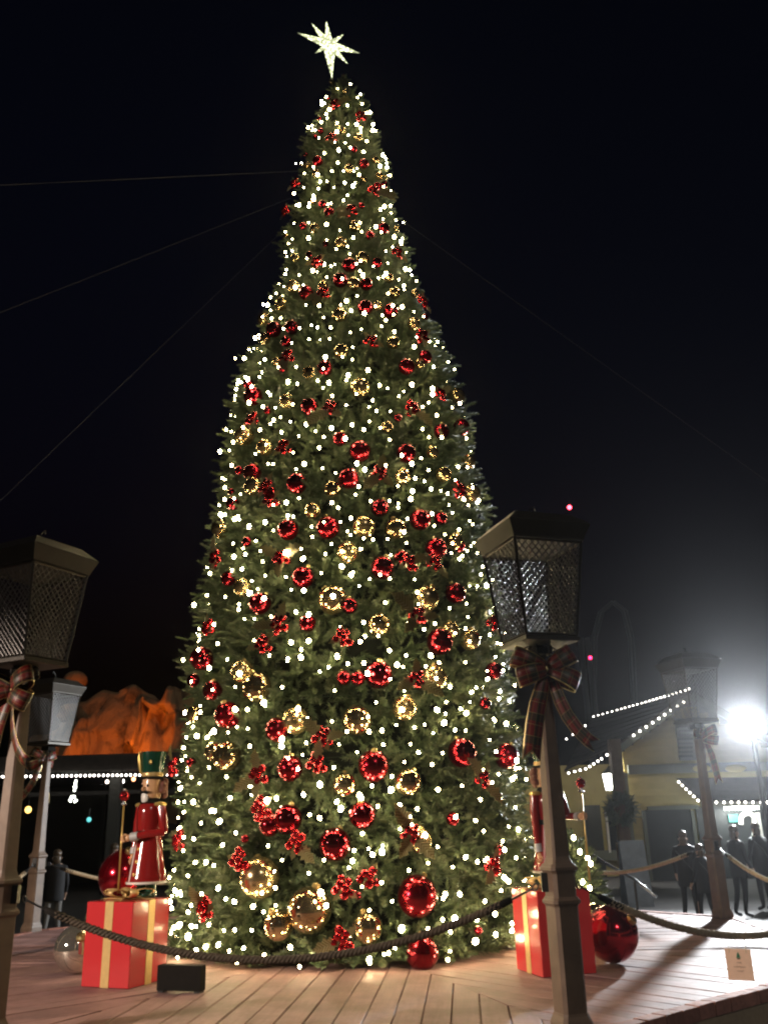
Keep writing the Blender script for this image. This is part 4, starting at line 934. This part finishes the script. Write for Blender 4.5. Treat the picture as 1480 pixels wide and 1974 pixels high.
# clapboards, each its own board
y0 = HY + .25; nbd = 0
zb = GZ; bh = .17
def rake_z(x): return eL.z + (apex.z - eL.z) * (x - eL.x) / (apex.x - eL.x) if x < apex.x else eR.z + (apex.z - eR.z) * (eR.x - x) / (eR.x - apex.x)
z = zb
while z < apex.z - .2:
    zt_ = z + bh
    # clip against the rakes
    xl = wl; xr = wr
    if z > eL.z - .25: xl = max(wl, eL.x + (z - eL.z + .30) * (apex.x - eL.x) / (apex.z - eL.z))
    if z > eR.z - .25: xr = min(wr, eR.x - (z - eR.z + .30) * (eR.x - apex.x) / (apex.z - eR.z))
    if xr - xl > .2:
        b = MB(); b.add([(xl - HO.x, .25 - .03, z - GZ), (xr - HO.x, .25 - .03, z - GZ), (xr - HO.x, .25, zt_ - GZ + .02), (xl - HO.x, .25, zt_ - GZ + .02), (xl - HO.x, .30, z - GZ), (xr - HO.x, .30, z - GZ), (xr - HO.x, .30, zt_ - GZ + .02), (xl - HO.x, .30, zt_ - GZ + .02)],
            [(0, 1, 2, 3), (5, 4, 7, 6), (0, 4, 5, 1), (3, 2, 6, 7), (0, 3, 7, 4), (1, 5, 6, 2)])
        b.build('clapboard', M['siding'], house)
    z = zt_
def hbox(nm, u0, v0, u1, v1, Y, d, m, par=house, inset=0):
    a = hp(u0, v0, Y); c = hp(u1, v1, Y); um, vm = (u0 + u1) / 2, (v0 + v1) / 2
    x0, x1 = hp(u0, vm, Y).x, hp(u1, vm, Y).x; z0, z1 = hp(um, v1, Y).z, hp(um, v0, Y).z
    org = HO if par is house else par.location
    return MB().box(((x0 + x1) / 2 - org.x, Y - org.y + d / 2, (z0 + z1) / 2 - org.z), (x1 - x0, d, z1 - z0)).build(nm, m, par)
hbox('trim_band', 1210, 1470, 1560, 1488, HY + .12, .1, M['trim'])
hbox('corner_board', 1210, 1490, 1222, 1735, HY + .10, .1, M['trim'])
sg = hbox('louvre_vent', 1305, 1385, 1338, 1466, HY + .15, .07, M['trim'])
for k in range(9):
    o_ = hbox('slat', 1308, 1390 + k * 8.2, 1335, 1394 + k * 8.2, HY + .11, .05, M['dark_door']); o_.parent = sg
for u0, u1 in ((1336, 1372), (1398, 1440)):
    p0_, p1_ = hp(u0, 1481), hp(u1, 1481); MB().ball((((p0_ + p1_) / 2).x - HO.x, .10, ((p0_ + p1_) / 2).z - GZ), 1, 16, 8, (p1_ - p0_).length / 2, .03, .1).build('oval_plaque', M['siding'], house, True)
# roof: left slope receding with shingle courses, rake boards
rB = hp(1140, 1386, 31.0); eB = hp(1088, 1489, 27.5); rB2 = hp(1080, 1424, 32.5)
rid0 = apex + Vector((0, -.35, .05)); ea0 = hp(1183, 1442) + Vector((0, -.35, 0))
ns = 9
for k in range(ns):
    f0, f1 = k / ns, (k + 1) / ns + .04
    a, c = rid0.lerp(ea0, f0), rid0.lerp(ea0, min(f1, 1.0)); d_, e_ = rB.lerp(eB, f0), rB.lerp(eB, min(f1, 1.0))
    up = Vector((0, 0, .05)); up2 = Vector((0, 0, .075))
    vs = [a + up - HO, c + up2 - HO, e_ + up2 - HO, d_ + up - HO]; vs += [p - Vector((0, 0, .05)) for p in vs]
    MB().add(vs, [(0, 1, 2, 3), (7, 6, 5, 4), (0, 4, 5, 1), (1, 5, 6, 2), (2, 6, 7, 3), (3, 7, 4, 0)]).build('shingle_course', M['shingle'], house)
rr0 = rid0; er = eR + Vector((0, -.35, 0))
for k in range(ns):
    f0, f1 = k / ns, (k + 1) / ns + .04; sh = Vector((0, 5.0, 0))
    a, c = rr0.lerp(er, f0), rr0.lerp(er, min(f1, 1.0)); vs = [a, c, c + sh, a + sh]; vs = [p - HO + Vector((0, 0, .06)) for p in vs]; vs += [p - Vector((0, 0, .05)) for p in vs]
    MB().add(vs, [(3, 2, 1, 0), (4, 5, 6, 7), (0, 1, 5, 4), (1, 2, 6, 5), (2, 3, 7, 6), (3, 0, 4, 7)]).build('shingle_course', M['shingle'], house)
def bar(nm, a, c, w, h, m, par, org):
    a, c = Vector(a) - org, Vector(c) - org; t = (c - a).normalized(); s = t.cross(Vector((0, 0, 1))).normalized(); u = s.cross(t)
    vs = [p + s * sx * w / 2 + u * su * h / 2 for p in (a, c) for sx, su in ((-1, -1), (1, -1), (1, 1), (-1, 1))]
    return MB().add(vs, [(0, 1, 2, 3), (7, 6, 5, 4), (0, 4, 5, 1), (1, 5, 6, 2), (2, 6, 7, 3), (3, 7, 4, 0)]).build(nm, m, par)
bar('rake_board', rid0 + Vector((0, .05, -.1)), ea0 + Vector((0, .05, -.1)), .06, .2, M['trim'], house, HO)
bar('rake_board', rid0 + Vector((0, .05, -.1)), er + Vector((0, .05, -.1)), .06, .2, M['trim'], house, HO)
# porch: corner column with brackets, back wall, lantern
pc = hp(1200, 1590, 25.4)
MB().box((pc.x - HO.x, 25.4 - HY, (hp(1200, 1425, 25.4).z - GZ) / 2), (.3, .3, hp(1200, 1425, 25.4).z - GZ)).build('porch_column', M['house_wood'], house)
MB().box((pc.x - HO.x, 25.4 - HY, .5), (.4, .4, 1.0)).build('column_plinth', M['house_wood'], house)
bar('bracket', hp(1180, 1462, 25.4), hp(1202, 1500, 25.4), .12, .14, M['house_wood'], house, HO)
MB().box((hp(1130, 1590, 28.5).x - HO.x, 2.5, 1.6), (4.2, .15, 3.2)).build('porch_wall', M['siding'], house)
hbox('door', 1130, 1552, 1164, 1720, 28.3, .08, M['dark_door'])
wn = hbox('window', 1172, 1560, 1196, 1640, 28.3, .08, M['window_glass'])
for u in (1171, 1197): o_ = hbox('window_frame', u - 2, 1556, u + 2, 1644, 28.24, .1, M['white_paint']); o_.parent = wn
dw = hbox('dark_doorway', 1253, 1560, 1342, 1735, HY + .14, .07, M['dark_door'])
o_ = hbox('door_frame', 1248, 1553, 1346, 1561, HY + .10, .1, M['trim']); o_.parent = dw
for u in (1250, 1345): o_ = hbox('door_frame', u - 3, 1562, u + 3, 1735, HY + .10, .1, M['trim']); o_.parent = dw
hbox('wainscot', 1100, 1640, 1200, 1660, 28.26, .1, M['trim'])
# awning over the shop entrance
aw = [hp(1305, 1500, 25.9), hp(1560, 1496, 25.9), hp(1560, 1545, 24.9), hp(1350, 1545, 24.9)]
for k in range(5):
    f0, f1 = k / 5, min(1, (k + 1) / 5 + .04)
    vs = [aw[0].lerp(aw[3], f0), aw[0].lerp(aw[3], f1), aw[1].lerp(aw[2], f1), aw[1].lerp(aw[2], f0)]; vs = [p - HO + Vector((0, 0, .01 * k)) for p in vs]; vs += [p - Vector((0, 0, .05)) for p in vs]
    MB().add(vs, [(0, 1, 2, 3), (7, 6, 5, 4), (0, 4, 5, 1), (1, 5, 6, 2), (2, 6, 7, 3), (3, 7, 4, 0)]).build('awning_course', M['shingle'], house)
MB().box(((aw[2].x + aw[3].x) / 2 - HO.x, 24.95 - HY, aw[3].z - .08 - GZ), ((aw[2].x - aw[3].x), .08, .14)).build('awning_fascia', M['trim'], house)
# lit shop entrance under the awning
M['shop_light'] = mat('shop_light', (.9, .9, .9), .4, emit=(.95, 1.0, .95), estr=9.0)
M['cream'] = mat('cream', (.7, .68, .6), .6, var=.05)
M['teal_sign'] = mat('teal_sign', (.05, .3, .26), .4, emit=(.15, .7, .55), estr=.35)
hbox('shop_back', 1352, 1552, 1520, 1735, HY + .16, .05, M['dark_door'])
hbox('ceiling_light', 1402, 1553, 1462, 1561, HY - .35, .3, M['shop_light'])
hbox('lit_soffit', 1390, 1548, 1500, 1551, HY - .4, .5, M['cream'])
hbox('exit_panel', 1404, 1570, 1422, 1585, HY + .08, .05, M['teal_sign'])
ab = MB(); pts = []
for i in range(13):
    q = math.pi * i / 12; pts.append(hp(1440 - 13 * math.cos(q), 1580 - 12 * math.sin(q), HY + .02) - HO)
pts = [hp(1427, 1590, HY + .02) - HO] + pts + [hp(1453, 1624, HY + .02) - HO]
ab.tube(pts, .07, 6); ab.build('arch_frame', M['white_paint'], house)
hbox('door_jamb', 1460, 1566, 1468, 1624, HY + .02, .1, M['white_paint'])
hbox('counter', 1440, 1624, 1520, 1735, HY - .1, .12, M['dark_door'])
lamp('shop_lamp', 'POINT', hp(1432, 1566, HY - .6), 60, (.95, 1, .95), house, .15)
# strings
eave_string([rid0 + Vector((0, -.02, .14)), hp(1240, 1352, 28.4), hp(1190, 1366, 29.8), rB + Vector((0, 0, .1))], 24, 'bulb string along the yellow house\'s rising ridge', 1.05)
eave_string([hp(1133, 1392, 31.2), hp(1085, 1426, 32.6)], 4, 'few bulbs at the dark low end of the roof, beside the post')
eave_string([hp(1322, 1346, 25.5), hp(1214, 1418, 25.5)], 9, 'bulb string down the yellow house\'s gable rake', 1.1)
eave_string([hp(1184, 1441, 25.5), hp(1160, 1458, 25.6), hp(1130, 1478, 26.2), hp(1090, 1488, 26.6)], 10, 'bulb string along the low porch eave right of the foreground post')
eave_string([hp(1303, 1500, 25.6), hp(1346, 1541, 24.8), hp(1362, 1543, 24.8)], 7, 'bulb string down the sloping end of the dark awning', 1.1)
eave_string([hp(1372, 1543, 24.8), hp(1500, 1543, 24.8)], 9, 'bulb string along the front edge of the dark awning', 1.1)
# porch lantern
pl = hp(1176, 1506, 26.6); t = thing('porch_lantern', 'brightly lit white lantern under the yellow house porch', 'lantern', pl)
M['lantern_glow'] = mat('lantern_glow', (.9, .9, .85), .3, emit=(1.0, .96, .88), estr=14)
MB().sq([(-.24, .12), (.2, .17)]).build('glass', M['lantern_glow'], t)
b = MB()
for sx in (-1, 1):
    for sy in (-1, 1): b.tube([(sx * .128, sy * .128, -.25), (sx * .178, sy * .178, .21)], .014, 4)
b.build('frame', M['iron'], t)
MB().sq([(.2, .23), (.36, .06), (.42, .02)]).build('cap', M['iron'], t)
MB().tube([(0, 0, .4), (0, 0, .9)], .012, 5).build('hanger', M['iron'], t)
lamp('porch_lamp', 'POINT', pl + Vector((0, -.3, 0)), 150, (1, .95, .86), t, .12)
# wreath on the porch column, sandwich board, handrail
wc = hp(1197, 1560, 25.1); P, D, S = [], [], []
for k in range(260):
    a = rng.uniform(0, 6.28); rr = .27 + rng.normal(0, .05); d = np.array([math.cos(a), 0, math.sin(a)]); P.append(d * rr); D.append(d * .5 + rng.normal(0, .6, 3)); S.append(1.2)
t = thing('wreath', 'dark evergreen wreath on the yellow house porch column', 'wreath', wc); soup('needles', place_sprigs(np.array(P), np.array(D), np.array(S)), M['needles'], t)
q = at(1228, 1740, 19.0); M['board'] = mat('board', (.16, .2, .25), .35, var=.3, scale=5)
t = thing('sandwich_board', 'grey blue sandwich board standing in front of the yellow house', 'sign', (q.x, 19.0, GZ))
top_z = at(1228, 1620, 19).z - GZ; wdt = at(1252, 1680, 19).x - at(1204, 1680, 19).x
for s, nm in ((-1, 'front_panel'), (1, 'back_panel')):
    vs = [(-wdt / 2, s * .30, .02), (wdt / 2, s * .30, .02), (wdt / 2, s * .03, top_z), (-wdt / 2, s * .03, top_z)]; vs += [(x, y + .03, z) for x, y, z in vs]
    MB().add(vs, [(0, 1, 2, 3), (7, 6, 5, 4), (0, 4, 5, 1), (1, 5, 6, 2), (2, 6, 7, 3), (3, 7, 4, 0)]).build(nm, M['board'], t)
MB().tube([at(1135, 1648, 17.5) - at(1135, 1648, 17.5), at(1215, 1690, 17.0) - at(1135, 1648, 17.5), at(1266, 1731, 16.5) - at(1135, 1648, 17.5)], .025, 6).build('rail', M['steel'], None) if False else None
h0 = at(1135, 1645, 18.0); t = thing('handrail', 'dark stair handrail with a shiny end, left of the sandwich board', 'handrail', (h0.x, 18, GZ))
off = Vector((h0.x, 18, GZ)); pr = [at(1135, 1645, 18.0) - off, at(1180, 1672, 17.4) - off, at(1222, 1695, 16.8) - off, at(1264, 1729, 16.4) - off]
MB().tube(pr, .028, 8).build('rail', M['steel'], t, True)
for p in (pr[0], pr[2]): MB().tube([(p.x, p.y, 0), p], .022, 6).build('upright', M['iron'], t)

# ---------------------------------------------------------------- left building, rock, uplight
LY = 24.0
M['dark_wall'] = mat('dark_wall', (.022, .02, .018), .8, var=.2)
lo = Vector((at(150, 1600, LY).x, LY, GZ)); lb = thing('porch_building', 'dark long porch building under a straight row of white bulbs', 'building', lo)
xl, xr = at(-260, 1490, LY).x, at(420, 1485, LY).x; ez = at(190, 1484, LY).z
MB().box(((xl + xr) / 2 - lo.x, 4.2, ez + .17 - GZ), (xr - xl, 9.0, .34)).build('flat_roof', M['dark_wall'], lb)
MB().box(((xl + xr) / 2 - lo.x, -.36, ez + .16 - GZ), (xr - xl + .1, .08, .40)).build('fascia', M['shingle'], lb)
MB().box(((xl + xr) / 2 - lo.x, 8.0, (ez - GZ) / 2), (xr - xl, .15, ez - GZ)).build('back_wall', M['dark_wall'], lb)
M['grey_post'] = mat('grey_post', (.07, .07, .063), .6)
for u in (222, 20): p = at(u, 1550, LY); MB().box((p.x - lo.x, 0, (ez - GZ) / 2), (.26, .26, ez - GZ)).build('column', M['grey_post'], lb)
MB().box(((xl + xr) / 2 - lo.x, .05, at(200, 1528, LY).z - GZ), (xr - xl, .06, .10)).build('rail', M['dark_wall'], lb)
eave_string([at(-120, 1495, LY - .45), at(345, 1489, LY - .45)], 53, 'straight row of white bulbs on the left porch eave', 1.0)
# small lights seen under the porch
def small_light(u, v, Y, r, colr, st, label, drop=.25):
    p = at(u, v, Y); t = thing('pendant_light', label, 'lamp', p, group='small lights in the dark background')
    MB().ball((0, 0, 0), r, 8, 6).build('globe', mat('glow_%d_%d' % (u, v), (.8, .8, .8), .3, emit=colr, estr=st), t, True)
    MB().tube([(0, 0, r), (0, 0, drop)], .012, 4).build('cord', M['iron'], t)
small_light(207, 1507, 25, .05, (1, .85, .7), 6, 'small warm lamp under the left porch eave, nearer the lantern')
small_light(236, 1506, 25, .06, (1, .95, .9), 8, 'white lamp under the left porch eave, between two warm ones')
small_light(258, 1502, 25, .055, (1, .35, .15), 7, 'orange red lamp under the porch eave beside the nutcracker')
small_light(172, 1580, 23, .06, (.1, .6, .6), 1.5, 'small teal light in the dark left of the nutcracker')
small_light(55, 1561, 24.5, .09, (1, .62, .15), 3, 'small amber light behind the white lantern\'s post')
small_light(1097, 978, 60, .16, (1, .05, .08), 14, 'red beacon high above the foreground lantern roof', .5)
small_light(1137, 1268, 60, .12, (1, .02, .1), 9, 'tiny red light right of the big plaid bow', .5)
lt = at(146, 1545, 25.2); t = thing('lit_icicle_bundle', 'vertical bundle of bright white lights hanging under the left porch', 'string lights', lt)
M['cool_bulb'] = mat('cool_bulb', (.9, .9, .9), .3, emit=(.95, 1.0, .85), estr=9)
tiny = MB().ball((0, 0, 0), .028, 6, 5).mesh('bulb', M['cool_bulb'], True)
for k in range(34):
    f = random.random(); p = at(144 + 8 * (1 - f) * random.uniform(-1, 1) + 6 * (f - .5), 1546 - 42 * f, 25.2 + random.uniform(-.1, .1)) - lt; ob('bulb', tiny, t, p)
MB().tube([(0, 0, 0), (0, 0, .75)], .02, 5).build('stem', M['iron'], t)

def rock_mat():
    m = bpy.data.materials.new('rock'); m.use_nodes = True; n = m.node_tree.nodes; l = m.node_tree.links; bs_ = n['Principled BSDF']
    tc = n.new('ShaderNodeTexCoord'); nz = n.new('ShaderNodeTexNoise'); nz.inputs['Scale'].default_value = 1.1; nz.inputs['Detail'].default_value = 8; nz.inputs['Roughness'].default_value = .7
    mp_ = n.new('ShaderNodeMapping'); mp_.inputs['Scale'].default_value = (.8, .8, .33); l.new(tc.outputs['Object'], mp_.inputs[0]); l.new(mp_.outputs[0], nz.inputs['Vector']); rp = n.new('ShaderNodeValToRGB'); e = rp.color_ramp.elements
    e[0].position = .34; e[0].color = (.035, .022, .012, 1); e[1].position = .50; e[1].color = (.36, .22, .11, 1)
    l.new(nz.outputs[0], rp.inputs[0]); l.new(rp.outputs[0], bs_.inputs['Base Color']); bs_.inputs['Roughness'].default_value = .9
    bp = n.new('ShaderNodeBump'); bp.inputs['Strength'].default_value = 1.0; bp.inputs['Distance'].default_value = .3; l.new(nz.outputs[0], bp.inputs['Height']); l.new(bp.outputs[0], bs_.inputs['Normal'])
    return m
M['rock'] = rock_mat()
RY = 35.0
def rock(outline, Y, label, seed, cols=70, rows=44, depth=2.4):
    """cliff whose crest follows outline = [(u, v)], standing on the ground"""
    us = [p[0] for p in outline]; vs_ = [p[1] for p in outline]; o = Vector((at((us[0] + us[-1]) / 2, 1500, Y).x, Y, GZ)); b = MB(); vs = []
    for j in range(rows + 1):
        for i in range(cols + 1):
            u = us[0] + (us[-1] - us[0]) * i / cols; v = np.interp(u, us, vs_); tp = at(u, v, Y); x = tp.x; f = j / rows; z = GZ + (tp.z - GZ) * f
            rid = abs(noise.noise(Vector((x * .9 + seed, seed, z * .12)))) * 1.5 + noise.noise(Vector((x * 1.7, seed, z * .9))) * .45 + noise.noise(Vector((x * 4, seed + 3, z * 2.5))) * .16
            rid = rid * .6 + noise.cell(Vector((x * .75 + seed, seed, z * .55 + .3 * math.floor(x * .75)))) * .8
            e = min(i, cols - i) / cols; y = -rid - depth * min(1, e * 5) ** .5 * (1 - f ** 3 * .8) + f * 1.2
            vs.append((x - o.x + noise.noise(Vector((x, z, seed))) * .2, y + 1.5, z - GZ + (noise.noise(Vector((x * 1.4, 0, seed + z * .6))) * .35 * f)))
    n = cols + 1
    fs = [(j * n + i, j * n + i + 1, (j + 1) * n + i + 1, (j + 1) * n + i) for j in range(rows) for i in range(cols)]
    # back skirt gives the cliff its thickness
    k = len(vs)
    for i in range(n): vs.append((vs[rows * n + i][0], 6, vs[rows * n + i][2] * .8))
    for i in range(n): vs.append((vs[i][0], 6, 0))
    fs += [(rows * n + i, rows * n + i + 1, k + i + 1, k + i) for i in range(cols)] + [(k + i, k + i + 1, k + n + i + 1, k + n + i) for i in range(cols)]
    b.add(vs, fs); return b.build('rock', M['rock'], None, True, o, label=label, cat='rock', group='floodlit rocks behind the left porch')
rock([(20, 1420), (70, 1370), (130, 1345), (165, 1325), (200, 1318), (235, 1312), (270, 1330), (320, 1350), (420, 1380)], RY, 'orange lit rock cliff with vertical clefts above the left porch', 3.7)
rock([(240, 1350), (262, 1330), (285, 1336), (306, 1308), (345, 1304), (380, 1325), (430, 1360)], RY - 2.4, 'jagged orange lit rock spur beside the tree', 9.1, 50, 36, 1.6)
MB().ball((0, 0, 0), 1, 14, 10, .5, .5, .4).build('rock', M['rock'], None, True, at(146, 1312, 37), label='small orange lit boulder top above the white lantern', cat='rock', group='floodlit rocks behind the left porch')
up = at(208, 1462, RY - 3.4); t = thing('uplight', 'orange uplight behind the porch roof washing the rock', 'floodlight', (up.x, RY - 3.4, up.z - .6))
MB().lathe([(.12, 0), (.16, .2), (.17, .3)], 12).build('housing', M['iron'], t)
MB().box((0, 0, -(up.z - .6 - GZ) / 2), (.1, .1, up.z - .6 - GZ)).build('stand', M['iron'], t)
lamp('rock_lamp', 'SPOT', Vector((up.x, RY - 3.4, up.z - .25)), 820, (1.0, .23, .02), t, .1, at(225, 1380, RY - .5), 120, .8)

# ---------------------------------------------------------------- coaster loop far right
q = at(1185, 1300, 70); t = thing('coaster_loop', 'faint dark steel coaster loop in the sky right of the lantern', 'roller coaster', (q.x, 70, GZ))
off = Vector((q.x, 70, GZ)); M['coaster'] = mat('coaster', (.06, .066, .072), .5, metal=.2)
for du, Y in ((0, 70), (6, 71)):
    pts = [at(1150 + du, 1480, Y) - off, at(1140 + du, 1330, Y) - off, at(1142 + du, 1230, Y) - off, at(1155 + du, 1180, Y) - off, at(1178 + du, 1160, Y) - off, at(1200 + du, 1178, Y) - off, at(1213 + du, 1230, Y) - off, at(1218 + du, 1330, Y) - off, at(1222 + du, 1480, Y) - off]
    MB().tube([(pts[0].x, pts[0].y, 0)] + pts + [(pts[-1].x, pts[-1].y, 0)], .13, 6).build('rail', M['coaster'], t, True)
for u in (1118, 1132): p = at(u, 1230, 69) - off; MB().tube([(p.x, p.y, 0), p], .22, 8).build('support_column', M['coaster'], t, True)

# ---------------------------------------------------------------- people, in the dark behind the ropes
M['p_dark'] = mat('p_dark', (.010, .010, .012), .8, var=.3, scale=8)
M['p_grey'] = mat('p_grey', (.06, .06, .066), .8, var=.2, scale=8)
M['p_pale'] = mat('p_pale', (.15, .14, .13), .8, var=.1, scale=8)
M['p_skin'] = mat('p_skin', (.45, .28, .2), .55)
M['p_hair'] = mat('p_hair', (.10, .07, .045), .35, var=.3, scale=30)
def tri_group(o, mats, fn):
    for m in mats: o.data.materials.append(m)
def person(u, Y, H, rz, label, top, legs, hair_len=.10, lean=0.0):
    x = at(u, 1640, Y).x
    t = thing('person', label, 'person', (x, Y, GZ), rz, group='people behind the ropes')
    s = H / 1.75; lz = lean
    J = {'pel': (0, 0, .95), 'sp': (0, -lz * .3, 1.15), 'ch': (0, -lz * .7, 1.33), 'nk': (0, -lz, 1.49), 'hd': (0, -lz - .02, 1.60), 'ht': (0, -lz - .02, 1.70)}
    R0 = {'pel': .15, 'sp': .135, 'ch': .155, 'nk': .058, 'hd': .088, 'ht': .075}
    E_ = [('pel', 'sp'), ('sp', 'ch'), ('ch', 'nk'), ('nk', 'hd'), ('hd', 'ht')]
    for n_, sx in (('l', -1), ('r', 1)):
        J.update({'hip' + n_: (sx * .10, 0, .88), 'kn' + n_: (sx * .105, -.03, .48), 'an' + n_: (sx * .11, .01, .09), 'to' + n_: (sx * .125, -.14, .035),
                  'sh' + n_: (sx * .185, -lz * .85, 1.41), 'el' + n_: (sx * .235, -.01 - lz * .5, 1.13), 'wr' + n_: (sx * .225, -.14 - lz * .3, .93), 'pa' + n_: (sx * .22, -.18 - lz * .3, .87)})
        R0.update({'hip' + n_: .088, 'kn' + n_: .06, 'an' + n_: .042, 'to' + n_: .036, 'sh' + n_: .068, 'el' + n_: .045, 'wr' + n_: .032, 'pa' + n_: .034})
        E_ += [('pel', 'hip' + n_), ('hip' + n_, 'kn' + n_), ('kn' + n_, 'an' + n_), ('an' + n_, 'to' + n_), ('ch', 'sh' + n_), ('sh' + n_, 'el' + n_), ('el' + n_, 'wr' + n_), ('wr' + n_, 'pa' + n_)]
        for f in range(5):
            k1, k2 = 'f%d%s' % (f, n_), 'g%d%s' % (f, n_); o = (f - 2) * .017
            L = (.05, .07, .078, .07, .055)[f]; pb = J['pa' + n_]
            if f == 0: J[k1] = (pb[0] - sx * .035, pb[1] - .02, pb[2] + .005); J[k2] = (pb[0] - sx * .045, pb[1] - .045, pb[2] - .02)
            else: J[k1] = (pb[0] + o * .3, pb[1] - .03 + o, pb[2] - L * .6); J[k2] = (pb[0] - sx * .012 + o * .3, pb[1] - .02 + o, pb[2] - L * 1.15)
            R0[k1] = .009; R0[k2] = .008; E_ += [('pa' + n_, k1), (k1, k2)]
    pr_ = random.Random(int(u))                # each in a stance of their own
    for n_, sx in (('l', -1), ('r', 1)):
        st_ = pr_.uniform(-.12, .12); J['kn' + n_] = (J['kn' + n_][0], J['kn' + n_][1] + st_ * .6, J['kn' + n_][2]); 
        for k_ in ('an', 'to'): J[k_ + n_] = (J[k_ + n_][0] + sx * pr_.uniform(0, .05), J[k_ + n_][1] + st_, J[k_ + n_][2])
        if pr_.random() < .5:                  # forearm raised
            dz_, dy_ = pr_.uniform(.25, .42), pr_.uniform(-.18, -.06)
            for k_ in list(J):
                if k_.endswith(n_) and k_[:-1] in ('wr', 'pa', 'f0', 'f1', 'f2', 'f3', 'f4', 'g0', 'g1', 'g2', 'g3', 'g4'): J[k_] = (J[k_][0] - sx * .07, J[k_][1] + dy_, J[k_][2] + dz_)
    keys = list(J); me = bpy.data.meshes.new('body'); me.from_pydata([Vector(J[k]) * s for k in keys], [(keys.index(a), keys.index(c)) for a, c in E_], [])
    o = ob('body', me, t); sk = o.modifiers.new('skin', 'SKIN'); 
    for i, k in enumerate(keys): me.skin_vertices[0].data[i].radius = (R0[k] * s * (1.0), R0[k] * s * (.78 if k in ('pel', 'sp', 'ch') else 1)); 
    me.skin_vertices[0].data[0].use_root = True
    sb = o.modifiers.new('sub', 'SUBSURF'); sb.levels = 1; sb.render_levels = 2
    dg = bpy.context.evaluated_depsgraph_get(); dg.update(); ev = bpy.data.meshes.new_from_object(o.evaluated_get(dg)); o.modifiers.clear(); o.data = ev
    ev.materials.clear()
    for m in (M['p_skin'], top, legs, M['p_dark']): ev.materials.append(m)
    for p in ev.polygons:
        z = p.center.z / s; xx = abs(p.center.x / s); p.use_smooth = True
        p.material_index = 3 if z < .10 else 0 if (z > 1.47 and xx < .12) or (xx > .13 and z < .93 and p.center.y < -.1 * s) else 1 if z > .90 else 2
    cb = MB(); pz = pr_.uniform(.62, .8); ring_n = 18; prof_ = [(.185, pz), (.205, pz + .05), (.19, 1.0), (.20, 1.18), (.205, 1.34), (.15, 1.44), (.085, 1.50), (.075, 1.54)]
    for r0, z0 in prof_:
        for i_ in range(ring_n):
            a_ = 2 * math.pi * i_ / ring_n; w_ = 1 + .06 * noise.noise(Vector((math.cos(a_) * 3 + u, math.sin(a_) * 3, z0 * 7)))
            cb.v.append((r0 * math.cos(a_) * w_ * s, (r0 * .74 * math.sin(a_) * w_ - lz * max(0, (z0 - .9) / .6)) * s, z0 * s))
    for k_ in range(len(prof_) - 1):
        for i_ in range(ring_n): cb.f.append((k_ * ring_n + i_, k_ * ring_n + (i_ + 1) % ring_n, (k_ + 1) * ring_n + (i_ + 1) % ring_n, (k_ + 1) * ring_n + i_))
    cb.build('coat', top, t, True)
    if pr_.random() < .6: MB().tube([(.17 * s, .10 * s, 1.38 * s), (.02, .16 * s, 1.2 * s), (-.16 * s, .13 * s, .95 * s)], .014 * s, 5).ball((-.19 * s, .12 * s, .86 * s), .12 * s, 10, 8, .5, .9, 1).build('shoulder_bag', M['p_grey'], t, True)
    hb = MB(); c = Vector(J['ht']) * s; hb.ball(c + Vector((0, .015, -.01)) * s, .092 * s, 14, 10, .95, 1.08, .95)
    hb.ball(c + Vector((0, .055, -.07 - hair_len * .5)) * s, .085 * s, 12, 8, .95, .6, .8 + hair_len * 5); hb.build('hair', M['p_hair'], t, True)
    fb = MB(); hc = Vector(J['hd']) * s
    fb.ball(hc + Vector((0, -.088, -.005)) * s, .018 * s, 8, 6, .8, 1.1, 1.2)
    for sx in (-1, 1): fb.ball(hc + Vector((sx * .088, .0, .0)) * s, .022 * s, 8, 6, .4, .8, 1.2)
    fb.build('nose_and_ears', M['p_skin'], t, True)
    eb = MB()
    for sx in (-1, 1): eb.ball(hc + Vector((sx * .034, -.078, .028)) * s, .011 * s, 6, 5)
    eb.build('eyes', M['p_dark'], t, True)
    MB().ball(hc + Vector((0, -.083, -.045)) * s, .02 * s, 8, 5, 1.1, .4, .3).build('mouth', M['hair_red'], t, True)
person(1318, 15.9, 1.42, R_(160), 'dark figure with backlit hair left of the far right post', M['p_dark'], M['p_dark'], .2)
person(1347, 15.4, 1.22, R_(-150), 'shorter dark figure just beside the far right post', M['p_dark'], M['p_dark'], .16)
person(1418, 16.6, 1.47, R_(110), 'dark figure with pale hair right of the far right post', M['p_dark'], M['p_dark'], .12)
person(1462, 17.6, 1.50, R_(200), 'dark figure under the floodlight at the right edge', M['p_dark'], M['p_dark'], .1)
person(212, 17.2, 1.45, R_(130), 'grey jacketed figure in the dark left of the nutcracker', M['p_grey'], M['p_dark'], .1, .1)
person(112, 15.6, 1.40, R_(-160), 'figure in pale trousers behind the white lantern\'s post', M['p_dark'], M['p_pale'], .1)

# ---------------------------------------------------------------- night haze
hz = bpy.data.materials.new('haze'); hz.use_nodes = True; n = hz.node_tree.nodes; n.clear()
ou = n.new('ShaderNodeOutputMaterial'); pv = n.new('ShaderNodeVolumePrincipled'); pv.inputs['Color'].default_value = (.92, .95, 1, 1)
pv.inputs['Density'].default_value = .0005; pv.inputs['Anisotropy'].default_value = .9
hz.node_tree.links.new(pv.outputs[0], ou.inputs['Volume'])
MB().box((0, 55, 9.5), (250, 212, 22)).build('haze', hz, None, kind='stuff', label='thin night haze over the whole place')
sc.cycles.volume_step_rate = 4
